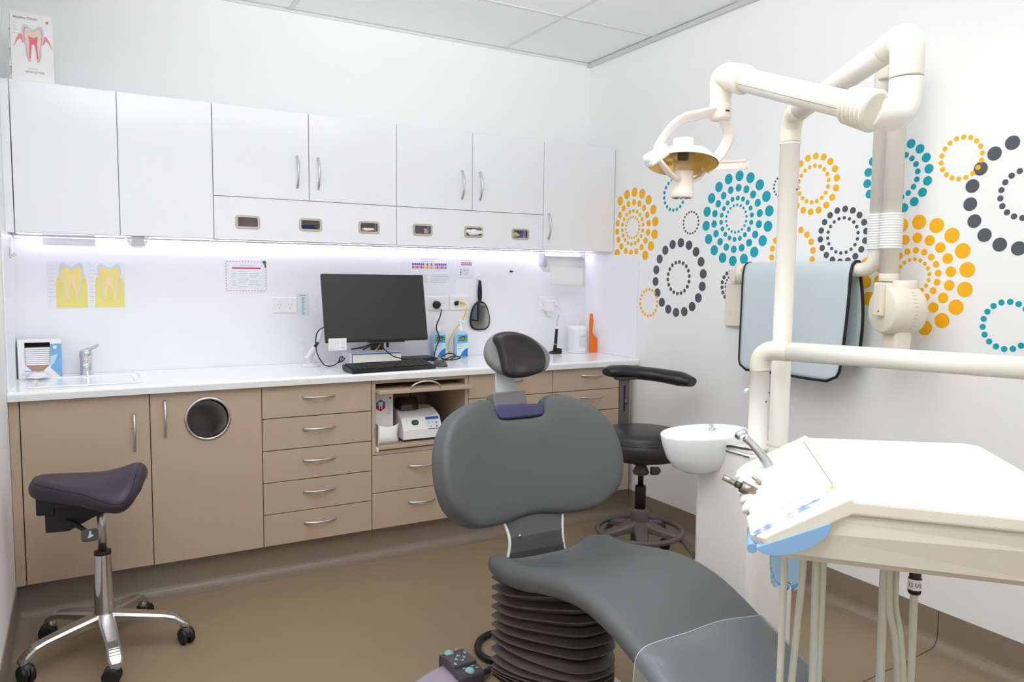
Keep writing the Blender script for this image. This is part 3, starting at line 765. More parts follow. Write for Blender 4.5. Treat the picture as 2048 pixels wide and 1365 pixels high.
def wall_bits():
    # hand mirror on a white hook
    hk = thing('wall_hook', 'white plastic hook holding the hand mirror', 'hook', (1.986, .5, 1.345))
    MB().box(1.976, 1.997, YS-.006, YS-.0002, 1.338, 1.372, .003).build('hook_plate', WHITEP, hk)
    MB().tube([(1.986, YS-.006, 1.348), (1.986, YS-.022, 1.34), (1.986, YS-.024, 1.352)], .003, 8).build('hook_prong', WHITEP, hk)
    t = thing('hand_mirror', 'black hand mirror hanging by its handle on the splashback', 'mirror', (1.989, .49, 1.05))
    hp = [(-.008, 0), (-.013, .03), (-.012, .075), (-.007, .115), (-.004, .122), (.004, .122), (.007, .115), (.012, .075), (.013, .03), (.008, 0)]
    Sf = lambda s, q: Vector((s, YS-.018, q)); Nf = lambda s, q: Vector((0, -1, 0))
    hd = cushion([(1.988+p[0], 1.218+p[1]) for p in hp], Sf, Nf, .011, .005, .02); hd.build('handle', BLACKP, t)
    fo = [(0, .085), (.025, .078), (.045, .055), (.058, .02), (.065, -.025), (.058, -.062), (.035, -.079), (0, -.083), (-.035, -.079), (-.058, -.062), (-.065, -.025), (-.058, .02), (-.045, .055), (-.025, .078)]
    C = (1.9895, 1.135)
    cushion([(C[0]+p[0], C[1]+p[1]) for p in fo], Sf, Nf, .012, .005, .03).build('frame', BLACKP, t)
    MB().prism(smooth_closed([(C[0]+p[0]*.87, C[1]+p[1]*.89) for p in fo], 3), FR(0, 0, YS-.0182), .0006).build('mirror_glass', MIRROR, t)
    # black clip
    c = thing('cable_clip', 'tiny black clip stuck on the splashback', 'clip', (2.2, .5, 1.39))
    MB().box(2.188, 2.201, YS-.007, YS-.0002, 1.388, 1.398, .002).build('clip_body', BLACKP, c); MB().box(2.202, 2.213, YS-.005, YS-.0002, 1.389, 1.397, .002).build('clip_tab', DGREYP, c)
    # paper roll under the right cupboard
    r = thing('paper_towel_roll', 'white paper towel roll on a bracket under the right cupboard', 'paper roll', (2.48, .36, 1.39))
    MB().lathe([(.02, .0), (.047, .0), (.047, .255), (.02, .255)], (2.355, .385, 1.437), (1, 0, 0), 32).build('roll', PAPER, r)
    MB().lathe([(.012, -.012), (.021, -.012), (.023, -.004), (.023, .001), (.012, .001)], (2.355, .385, 1.437), (1, 0, 0), 24).build('end_cap', STEEL, r)
    MB().lathe([(.01, .254), (.023, .254), (.023, .268), (.01, .27)], (2.355, .385, 1.437), (1, 0, 0), 24).build('end_cap', STEEL, r)
    for xx in (2.335, 2.617): MB().box(xx-.002, xx+.004, .355, .415, 1.42, 1.5128, .002).build('bracket_arm', CLEARF, r)
    sh = [[Vector((x, .385-.047+.006*math.sin(6*(x-2.36))-.002*k, 1.437-.024*k-.06*max(0, (x-2.36))*k/5)) for x in [2.362+.0245*i for i in range(11)]] for k in range(6)]
    m = MB(); m.loft(sh, False, False, True); o = m.build('hanging_sheet', PAPER, r); md = o.modifiers.new('solid', 'SOLIDIFY'); md.thickness = .0008
    # things under the left cupboard
    m = thing('paper_holder', 'pale translucent tray fixed under the left wall cupboard', 'holder', (-.03, .32, 1.469))
    MB().box(-.126, .061, .262, .266, 1.469, 1.512).build('front_lip', CLEARF, m); MB().box(-.126, .061, .266, .42, 1.469, 1.473).build('tray_floor', CLEARF, m)
    s = thing('soap_dispenser', 'clear plastic sensor dispenser under the left wall cupboard', 'dispenser', (.22, .27, 1.466))
    MB().prism([(.173, 1.5128), (.178, 1.495), (.195, 1.471), (.205, 1.466), (.235, 1.466), (.247, 1.471), (.262, 1.495), (.267, 1.5128)], FR(0, 0, .30), .05).build('shell', CLEARF, s)
    MB().box(.197, .245, .2475, .2495, 1.474, 1.5125, .001).build('core', mt('dispenser_grey', (196, 194, 198), .4), s)
    for xx in (.187, .255): MB().ball((xx, .2495, 1.5), .004).build('screw', WHITEP, s)
    h = thing('wall_hook', 'small pale hook on the left wall under the cupboards', 'hook', (XL+.01, .3, 1.41))
    MB().box(XL+.0068, XL+.012, .285, .315, 1.41, 1.455, .002).build('hook_plate', CREAM2, h)
    MB().tube([(XL+.012, .285, 1.43), (XL+.02, .275, 1.42), (XL+.024, .27, 1.432)], .003, 8).build('hook_prong', CREAM2, h)
    MB().tube([(XL+.012, .315, 1.43), (XL+.02, .325, 1.42), (XL+.024, .33, 1.432)], .003, 8).build('hook_prong', CREAM2, h)
    # tooth leaflet folder on top of the cupboard
    f = thing('leaflet_folder', 'white leaflet folder with a tooth drawing on top of the cupboard', 'folder', (-.138, .275, ZU1))
    x0, x1, z0, z1, y = -.214, -.064, ZU1+.001, 2.378, .262
    MB().box(x0+.006, x1, y, y+.003, z0, z1).build('front_cover', PAPER, f); MB().box(x0+.002, x1, y+.022, y+.025, z0, z1).build('back_cover', PAPER, f)
    for za, zb in ((0, .02), (.055, .085), (.125, .16), (.2, z1-z0-.004)): MB().box(x0, x0+.005, y+.003, y+.022, z0+za, z0+zb).build('spine_tab', WHITEP, f)
    MB().box(x0+.006, x1-.002, y+.003, y+.022, z0, z1-.01).build('leaflets', mt('leaflet_dark', (70, 50, 80), .6), f)
    cx, cz, yy = -.132, 2.262, y-.0004
    for k, s in enumerate((-1, 1)):
        MB().prism([(cx+s*.028, cz+.022), (cx+s*.044, cz+.034), (cx+s*.056, cz+.014), (cx+s*.066, cz-.022), (cx+s*.052, cz+.006), (cx+s*.043, cz+.014), (cx+s*.034, cz-.004)], FR(0, 0, yy), .0002).build('printed_gum', INKPK, f)
    MB().prism(tooth_outline(cx, cz, .076, .135), FR(0, 0, yy-.0003), .0002).build('printed_enamel', mt('print_enamel', (206, 216, 232), .5), f)
    MB().prism(tooth_outline(cx, cz-.005, .064, .126), FR(0, 0, yy-.0006), .0002).build('printed_outline', INKPK, f)
    MB().prism(tooth_outline(cx, cz-.005, .058, .12), FR(0, 0, yy-.0009), .0002).build('printed_dentine', INKPL, f)
    MB().prism([(cx-.016, cz+.026), (cx, cz+.021), (cx+.016, cz+.026), (cx+.013, cz), (cx+.016, cz-.06), (cx+.011, cz-.06), (cx+.005, cz-.005), (cx-.005, cz-.005), (cx-.011, cz-.06), (cx-.016, cz-.06), (cx-.013, cz)], FR(0, 0, yy-.0012), .0002).build('printed_pulp', mt('print_pulp', (226, 120, 136), .5), f)
    text_mb('Healthy Tooth', .0135, (Vector((-.197, yy, 2.352)), X, Z)).build('lettering', INKN, f)
    text_mb('SENSODYNE', .0115, (Vector((cx+.002, yy, 2.146)), X, Z), align='CENTER').build('lettering', INK, f)
    MB().prism([(-.088, 2.352), (-.078, 2.354), (-.079, 2.346), (-.083, 2.342), (-.087, 2.346)], FR(0, 0, yy), .0003).build('printed_logo', mt('print_orange', (238, 96, 50), .5), f)
    lines(f, cx-.022, cx+.03, [2.162], yy, INKL, .0015)
    lines(f, -.2, -.18, [2.335-.014*k for k in range(4)], yy, INKL, .001)
wall_bits()

# ------------------------------------------------------------------ things on the worktop
ZT = .9075
def counter():
    # tissue box
    t = thing('tissue_box', 'white and blue towel box with an open front beside the basin', 'tissue box', (-.155, .43, ZT))
    x0, x1, y0, y1, z0, z1 = -.236, -.078, .385, .475, ZT+.0005, 1.073
    m = MB(); m.box(x0, x0+.002, y0, y1, z0, z1); m.box(x1-.002, x1, y0, y1, z0, z1); m.box(x0+.002, x1-.002, y1-.002, y1, z0, z1); m.box(x0+.002, x1-.002, y0, y1-.002, z1-.002, z1); m.box(x0+.002, x1-.002, y0, y1-.002, z0, z0+.002)
    m.build('box_sides', mt('box_lilac', (214, 216, 232), .5), t)
    hx0, hx1, hz0, hz1 = -.212, -.120, .954, 1.060
    # front: four strips round the opening, lower edge comes to a point
    f = MB(); fr = FR(0, 0, y0)
    f.prism([(x0, z0), (hx0, z0), (hx0, z1), (x0, z1)], fr, .001); f.prism([(hx1, z0), (x1, z0), (x1, z1), (hx1, z1)], fr, .001)
    f.prism([(hx0, hz1), (hx1, hz1), (hx1, z1), (hx0, z1)], fr, .001); f.prism([(hx0, z0), (hx1, z0), (hx1, hz0+.012), (hx1-.03, hz0-.02), (-.166, hz0-.032), (hx0+.03, hz0-.02), (hx0, hz0+.012)], fr, .001)
    f.build('front_panel', PAPER, t)
    MB().box(hx0, hx1, y0+.05, y0+.052, hz1-.04, hz1).build('dark_opening', DBROWN, t)
    for k in range(9): MB().box(hx0+.0005, hx1-.0005, y0+.004, y0+.07, .962+k*.0085, .969+k*.0085, .001).build('towel', PAPER, t)
    MB().box(hx0, hx1, y0+.002, y0+.07, .915, .9605).build('card_tray', BROWN, t)
    b = MB(); yy = y0-.0014
    b.prism([(hx1, z1-.02), (x1, z1-.02), (x1, z0+.005), (x1-.008, z0+.004), (hx1, .95)], FR(0, 0, yy), .0002); b.build('blue_print', mt('print_box_blue', (120, 178, 222), .5), t)
    MB().prism([(hx1, 1.0), (hx1+.03, 1.01), (x1-.014, 1.01), (hx1+.016, .975), (hx1, .955)], FR(0, 0, yy-.0004), .0002).build('pale_blue_print', mt('print_box_pale', (190, 220, 240), .5), t)
    MB().prism([(hx1+.012, 1.045), (hx1+.018, 1.043), (hx1+.024, 1.045), (hx1+.023, 1.034), (hx1+.018, 1.028), (hx1+.012, 1.035)], FR(0, 0, yy-.0004), .0002).build('shield_print', PAPER, t)
    text_mb('SafeTouch', .0165, (Vector((x0+.012, yy, z0+.012)), X, Z), sx=.8).build('lettering', INKBL, t)
    lines(t, x0+.022, x0+.05, [z0+.03], yy, INKB, .003)
    # crumpled towel pulled from the box
    m = MB(); rings = [[Vector((-.166+(a-.5)*w, y, z)) for a in (0, .25, .5, .75, 1)] for w, y, z in ((.05, .383, .935), (.07, .372, .925), (.085, .36, .9165), (.1, .335, .9165), (.12, .30, .9165))]
    for i, r in enumerate(rings):
        for j, p in enumerate(r): p.z += .004*((i+j) % 2)
    m.loft(rings, False, False, True); o = m.build('paper_towel', PAPER); md = o.modifiers.new('solid', 'SOLIDIFY'); md.thickness = .001
    tag(o, 'loose paper towel lying in front of the towel box', 'paper towel')
    # monitor
    t = thing('monitor', 'black flat monitor with blank screen on the worktop', 'monitor', (1.27, .3, ZT))
    al = math.atan2(.07, .325); M = Matrix.Translation((1.255, .135, 1.04)) @ Matrix.Rotation(-al, 4, 'X')
    MB().box(-.26, .26, 0, .022, 0, .332, .004, M).build('casing', BLACKP, t)
    MB().box(-.256, .256, -.001, .002, .012, .326, 0, M).build('screen', SCREEN, t)
    MB().box(-.11, .16, .021, .05, .06, .26, .01, M).build('rear_housing', BLACKP, t)
    MB().prism([(-.06, -.006), (.14, -.006), (.12, .004), (-.04, .004)], (M @ Vector((0, .016, 0)), X, M.to_3x3() @ Z), .012).build('chin', BLACKP, t)
    MB().box(1.29, 1.36, .35, .372, .915, 1.16, .004).build('neck', DGREYP, t); MB().tube([(1.325, .24, 1.14), (1.325, .355, 1.14)], .028, 14).build('hinge', DGREYP, t)
    MB().box(1.42, 1.66, .34, .48, .9085, .924, .004).build('base', BLACKP, t)
    MB().box(1.25, 1.43, .345, .48, .9085, .920, .004).build('foot_plate', BLACKP, t)
    MB().tube([(1.265, .17, 1.035), (1.24, .22, 1.01), (1.23, .30, .985)], .004, 6).build('cable', BLACKP, t)
    MB().tube([(1.27, .18, 1.035), (1.30, .2, 1.0), (1.34, .16, .96), (1.40, .13, .945)], .003, 6).build('cable', BLACKP, t)
    MB().tube([(1.255, .18, 1.035), (1.215, .24, 1.005), (1.17, .30, .99)], .004, 6).build('cable', BLACKP, t)
    MB().box(1.305, 1.317, .162, .172, 1.005, 1.03, .002).build('cable_plug', BLACKP, t)
    MB().tube([(1.29, .19, 1.04), (1.29, .24, 1.0), (1.29, .29, .98)], .003, 6).build('cable', YCORD, t)
    # loop cable at left of monitor
    m = MB().tube([(1.03, .21, 1.12), (.985, .25, 1.08), (.99, .28, .99), (1.03, .30, .92), (1.07, .29, .912), (1.10, .27, .935), (1.122, .28, .955), (1.108, .29, .95), (1.098, .27, .93), (1.116, .26, .94), (1.126, .27, .95)], .0028, 7)
    tag(m.build('black_cable', BLACKP), 'thin black cable looping down left of the monitor', 'cable')
    # note taped on monitor corner
    nn = thing('paper_note', 'small printed note stuck to the lower left monitor corner', 'note', (1.055, .12, 1.0))
    MB().box(1.006, 1.093, .131, .132, 1.003, 1.06).build('note_paper', PAPER, nn)
    m = MB()
    for i in range(7):
        for a, w in ((1.011, .018), (1.035, .008), (1.048, .008), (1.066, .02)): quad(m, a, a+w, 1.008+i*.0068, 1.0095+i*.0068, .1305)
    m.build('print_lines', INKL, nn)
    # white wand in stand
    w = thing('intraoral_camera', 'white camera wand leaning in its stand left of the monitor', 'dental camera', (.985, .36, ZT))
    MB().lathe([(.048, 0), (.048, .004), (.035, .010), (.012, .016), (.001, .017)], (.985, .36, ZT), (0, 0, 1), 28).build('stand_base', WHITEP, w)
    MB().tube([(.97, .36, .92), (.985, .36, .96), (1.005, .36, 1.0)], [.012, .011, .010], 12).build('stand_post', WHITEP, w)
    MB().tube([(.955, .34, .945), (.975, .34, .972), (1.0, .335, 1.01), (1.02, .33, 1.05), (1.032, .325, 1.10)], [.010, .0115, .0115, .009, .006], 12).build('wand', WHITEP, w)
    MB().tube([(.993, .325, 1.005), (1.008, .322, 1.028)], .008, 10).build('wand_grip', NAVY, w)
    MB().tube([(.952, .345, .94), (.93, .35, .99), (.925, .36, 1.02), (.95, .38, 1.03), (.97, .40, 1.0), (1.0, .41, .95), (1.03, .40, .92), (1.055, .38, .945), (1.06, .37, .985)], .0018, 6).build('cord', WCORD, w)
    # keyboard
    k = thing('keyboard', 'black computer keyboard in front of the monitor', 'keyboard', (1.28, .05, ZT), rotz=math.radians(4.5))
    pr = [(-.062, .002), (-.062, .010), (-.05, .017), (.055, .032), (.064, .030), (.064, .012), (.05, .002)]
    MB().loft([[Vector((x, y, z)) for y, z in pr] for x in (-.215, .215)], True, True, False).build('body', BLACKP, k)
    for r in range(5):
        n = 17
        for c in range(n):
            if r == 0 and 4 <= c <= 8:
                if c > 4: continue
                xa, xb = -.205+c*.0242, -.205+9*.0242-.004
            else: xa, xb = -.205+c*.0242, -.205+c*.0242+.0205
            y = -.044+r*.0205; z = .018+(y+.05)*.143
            MB().box(xa, xb, y, y+.017, z, z+.006).build('key', DGREYP, k)
    # mouse
    m = MB(); S_ = []
    for i in range(9):
        a = PI*i/8
        S_.append([Vector((1.565+.034*math.sin(a)*math.cos(b), .10-.055*math.cos(a), ZT+.001+.034*max(0, math.sin(a))*max(0, math.sin(b)) )) for b in [PI*q/10 for q in range(11)]])
    m.loft(S_, False, False, True); m.add([p for r in (S_) for p in (r[0], r[-1])], [tuple(range(0, 18, 2))+tuple(range(17, 0, -2))])
    t = thing('computer_mouse', 'dark grey computer mouse beside the keyboard', 'mouse', (1.565, .1, ZT)); m.build('shell', mt('mouse_grey', (84, 80, 88), .35), t)
    MB().box(1.563, 1.567, .058, .072, .928, .938, .001).build('scroll_wheel', BLACKP, t)
    # flat carton
    b = thing('flat_carton', 'flat white carton with blue edges under the monitor', 'carton', (1.27, .27, ZT))
    x0, x1, y0, y1, z0, z1 = 1.133, 1.402, .215, .335, ZT+.0005, .978
    MB().box(x0, x1, y0, y1, z0, z1, .002).build('carton_body', mt('carton_pinkwhite', (226, 216, 224), .5), b)
    MB().box(x0+.012, x1-.002, y0-.0008, y0, z0+.006, z1-.010).build('front_label', mt('carton_cream', (242, 240, 228), .5), b)
    m = MB(); m.box(x0+.012, x1-.002, y0-.001, y0, z1-.010, z1-.004); m.box(x0+.012, x1-.002, y0-.001, y0, z0, z0+.006); m.box(x0+.012, x0+.016, y0-.001, y0, z0+.006, z1-.010)
    m.build('blue_edge', INKB, b)
    # hand gel bottles
    def gel(cx, cy, label):
        t = thing('hand_gel_bottle', label, 'bottle', (cx, cy, ZT), 'hand gel pump bottles')
        rr = []
        for z, w, d in ((.0005, .036, .020), (.004, .040, .024), (.12, .040, .024), (.138, .036, .022), (.146, .022, .016), (.15, .014, .012)):
            rr.append([Vector((cx+p[0], cy+p[1], ZT+z)) for p in rrect(-w, w, -d, d, min(w, d)*.6, 5)])
        MB().loft(rr, True, True, True).build('bottle_body', GELB, t)
        y = cy-.0245
        MB().box(cx-.034, cx+.034, y-.0005, y, ZT+.006, ZT+.132).build('label_panel', mt('gel_label', (214, 236, 248), .3), t)
        MB().prism([(cx-.033, ZT+.08), (cx-.033, ZT+.131), (cx+.033, ZT+.131), (cx+.033, ZT+.085), (cx+.01, ZT+.083)], FR(0, 0, y-.0005), .0002).build('blue_print', mt('gel_blue', (96, 182, 234), .4), t)
        MB().prism([(cx-.016, ZT+.007), (cx+.033, ZT+.007), (cx+.033, ZT+.056), (cx+.015, ZT+.048), (cx-.002, ZT+.032)], FR(0, 0, y-.0005), .0002).build('blue_wave', INKB, t)
        MB().prism([(cx+.002+.032*math.cos(q)*(.95), ZT+.108+.014*math.sin(q)+.004*math.cos(q)*.5) for q in [2*PI*k/20 for k in range(20)]], FR(0, 0, y-.0008), .0002).build('name_plate', mt('gel_navy', (30, 66, 92), .4), t)
        text_mb('AQIUM', .0215, (Vector((cx+.001, y-.0011, ZT+.1)), X, Z), align='CENTER', shear=.2, sx=.9).build('lettering', INKYB, t)
        lines(t, cx-.024, cx+.012, [ZT+.082-.006*q for q in range(4)], y-.0009, INKL, .0018)
        lines(t, cx-.028, cx-.012, [ZT+.05], y-.0009, INKN, .003)
        MB().lathe([(.014, .148), (.0145, .150), (.0145, .166), (.010, .168), (.008, .178), (.005, .180), (.005, .196), (.001, .197)], (cx, cy, ZT), (0, 0, 1), 20).build('pump_collar', WHITEP, t)
        MB().tube([(cx-.012, cy, ZT+.2), (cx+.006, cy-.004, ZT+.202), (cx+.024, cy-.012, ZT+.196)], [.007, .006, .0035], 10).build('pump_head', WHITEP, t)
    gel(1.712, .455, 'blue hand gel pump bottle right beside the monitor'); gel(1.835, .425, 'blue hand gel pump bottle below the hand mirror')
    # curing light
    t = thing('curing_light', 'black pen-shaped curing light standing in its base', 'curing light', (2.43, .4, ZT))
    MB().prism([(-.03, .0005), (.028, .0005), (.028, .030), (.012, .034), (-.002, .018), (-.03, .012)], (Vector((2.45, .425, ZT)), X, Z), .05).build('charging_base', BLACKP, t)
    MB().tube([(2.443, .40, .925), (2.449, .40, .97), (2.452, .40, 1.01), (2.456, .40, 1.055)], [.011, .010, .009, .0085], 14).build('grip', BLACKP, t)
    MB().tube([(2.447, .40, .963), (2.4475, .40, .966)], .0108, 14).build('ring', STEEL, t)
    MB().tube([(2.456, .40, 1.053), (2.457, .40, 1.072)], [.0075, .006], 12).build('collar', WHITEP, t)
    MB().tube([(2.457, .40, 1.07), (2.459, .40, 1.105), (2.464, .395, 1.128), (2.463, .388, 1.136)], [.0045, .0035, .0035, .0045], 10).build('light_tip', STEEL, t)
    # wipes canister
    t = thing('wipes_canister', 'white wipes canister with a pulled up wipe beside the orange shield', 'canister', (2.62, .405, ZT))
    MB().lathe([(.055, .0005), (.057, .004), (.057, .135), (.059, .137), (.059, .155), (.056, .16), (.025, .163), (.001, .163)], (2.61, .405, ZT), (0, 0, 1), 40).build('tub', mt('canister_white', (242, 243, 246), .25), t)
    MB().tube([(2.605, .405, 1.065), (2.612, .405, 1.085), (2.618, .40, 1.115)], [.012, .010, .002], 8, ry=.004).build('wipe', PAPER, t)
    m = MB()
    for i in range(9): quad(m, 2.585-.004*(i % 2), 2.63+.006*((i*5) % 3), .945+i*.009, .947+i*.009, .405-.0575)
    m.build('print_lines', INKL, t)
    m = MB(); quad(m, 2.638, 2.658, .995, 1.003, .405-.047); quad(m, 2.64, 2.66, .985, .987, .405-.046); m.build('green_print', mt('print_pale_green', (150, 200, 130), .5), t)
    # orange shield
    o = MB().prism([(0, 0), (.052, -.0), (.052, .085), (.03, .105), (.020, .125), (.022, .155), (.026, .19), (.020, .236), (.002, .236), (-.002, .19), (.0, .1)], (Vector((2.672, .372, ZT+.0005)), Vector((.97, -.24, 0)), Z), .004).build('curing_shield', ORANGE)
    tag(o, 'bright orange paddle shaped light shield leaning beside the canister', 'light shield')
counter()

# ------------------------------------------------------------------ things in the niche
def niche():
    z = .5505
    t = thing('amalgamator', 'white capsule mixing machine with smoked lid in the niche', 'mixing machine', (1.44, .15, z))
    xa, xb = 1.340, 1.545
    pr = [(.03, .012), (.028, .055), (.06, .115), (.13, .142), (.20, .15), (.235, .145), (.24, .012)]
    MB().loft([[Vector((x, y, z+q)) for y, q in pr] for x in (xa, xa+.003, xb-.003, xb)], True, True, False).build('casing', WHITEP, t, .006, 3)
    nrm = Vector((0, -.88, .47)).normalized(); up = Vector((0, .47, .88)).normalized()
    def plate(name, x0, x1, a, b, mat, lift, th, bev=.0):
        o = Vector((0, .028, z+.055)); m = MB()
        P = [(x0, a), (x1, a), (x1, b), (x0, b)]
        m.prism(P, (o+nrm*lift, X, up), th); return m.build(name, mat, t)
    plate('mixing_well_plate', 1.365, 1.447, .002, .066, WHITEP, -.001, .004)
    MB().prism(rrect(1.388, 1.425, .026, .052, .011), (Vector((0, .028, z+.055))+nrm*.0035, X, up), .0008).build('mixing_well', DGREYP, t)
    MB().tube([Vector((1.397, .028, z+.055))+up*.039+nrm*.005, Vector((1.416, .028, z+.055))+up*.039+nrm*.005], .0045, 10).build('capsule', MGREYP, t)
    plate('control_panel', 1.465, 1.535, .002, .064, mt('panel_pale', (222, 228, 232), .4), 0, .0012)
    plate('panel_heading', 1.465, 1.535, .05, .064, mt('panel_blue', (40, 84, 160), .4), .0013, .0006)
    plate('panel_footer', 1.470, 1.532, .0, .0035, mt('panel_blue2', (40, 84, 160), .4), .0013, .0006)
    for q, (px, py, mat) in enumerate(((1.480, .036, INKL), (1.500, .036, INKL), (1.518, .032, INKB), (1.486, .014, INKL), (1.518, .013, INKR))):
        MB().lathe([(.0045, 0), (.0045, .002), (.001, .0022)], Vector((px, .028, z+.055))+up*py+nrm*.0015, nrm, 12).build('button', mat, t)
    MB().box(1.522, 1.533, .0265, .0275, z+.026, z+.048).build('rating_label', mt('label_grey', (180, 176, 166), .5), t)
    rg = []
    for k in range(9):
        a = PI*k/8; rg.append([Vector((x, .15+.045*math.cos(a), z+.145+.06*math.sin(a))) for x in (1.355, 1.45)])
    m = MB(); m.loft(rg, False, False, True)
    for xx in (1.355, 1.45): m.add([(xx, .15+.045*math.cos(PI*k/8), z+.145+.06*math.sin(PI*k/8)) for k in range(9)], [tuple(range(9))])
    o = m.build('smoked_lid', SMOKE, t)
    for xx in (xa+.02, xb-.02):
        for yy in (.05, .22): MB().lathe([(.008, 0), (.009, .012)], (xx, yy, z+.0002), (0, 0, 1), 12).build('foot', DGREYP, t)
    # leaflet box
    b = thing('leaflet_box', 'white leaflet stand with a red and blue tooth badge in the niche', 'leaflet box', (1.24, .1, z))
    MB().box(1.21, 1.312, .095, .1, z+.0005, z+.237).build('back_card', PAPER, b)
    MB().box(1.21, 1.213, .02, .095, z+.0005, z+.10).build('side_card', PAPER, b)
    m = MB(); rg = []
    for q, (dy, zz, w) in enumerate(((.012, .0005, .112), (-.004, .02, .104), (-.01, .045, .096), (.002, .075, .106), (.004, .098, .112))):
        rg.append([Vector((1.21+w*i/8, .035+dy-.012*math.sin(PI*i/8), z+zz+(-.014*math.sin(PI*i/8) if q == 4 else 0))) for i in range(9)])
    m.loft(rg, False, False, True); o = m.build('front_pocket', PAPER, b); md = o.modifiers.new('solid', 'SOLIDIFY'); md.thickness = .0015
    cx, cz, yy = 1.248, z+.18, .0944
    hexa = [(cx+.026*math.sin(PI/3*k), cz+.029*math.cos(PI/3*k)) for k in range(6)]
    MB().prism([hexa[0], hexa[1], (hexa[1][0], cz), (hexa[5][0], cz), hexa[5]], FR(0, 0, yy), .0004).build('badge_top', mt('badge_blue', (40, 126, 176), .5), b)
    MB().prism([(hexa[1][0], cz), hexa[2], hexa[3], hexa[4], (hexa[5][0], cz)], FR(0, 0, yy), .0004).build('badge_bottom', mt('badge_red', (190, 54, 70), .5), b)
    MB().prism(tooth_outline(cx, cz, .024, .036), FR(0, 0, yy-.0006), .0003).build('badge_tooth', PAPER, b)
    MB().lathe([(.006, 0), (.006, .0005)], (1.298, yy, z+.213), (0, -1, 0), 14).build('logo_dot', INKR, b)
    m = MB()
    for i in range(4): quad(m, 1.282, 1.302-.003*(i % 2), z+.135+i*.009, z+.1375+i*.009, yy)
    m.build('print_lines', INKPK, b)
    c = MB().tube([(1.49, .3, .8), (1.485, .3, .74), (1.49, .28, .70), (1.50, .26, .66), (1.50, .246, .62)], .003, 6)
    tag(c.build('machine_cord', BLACKP), 'black power cord behind the capsule mixing machine', 'cord')
niche()

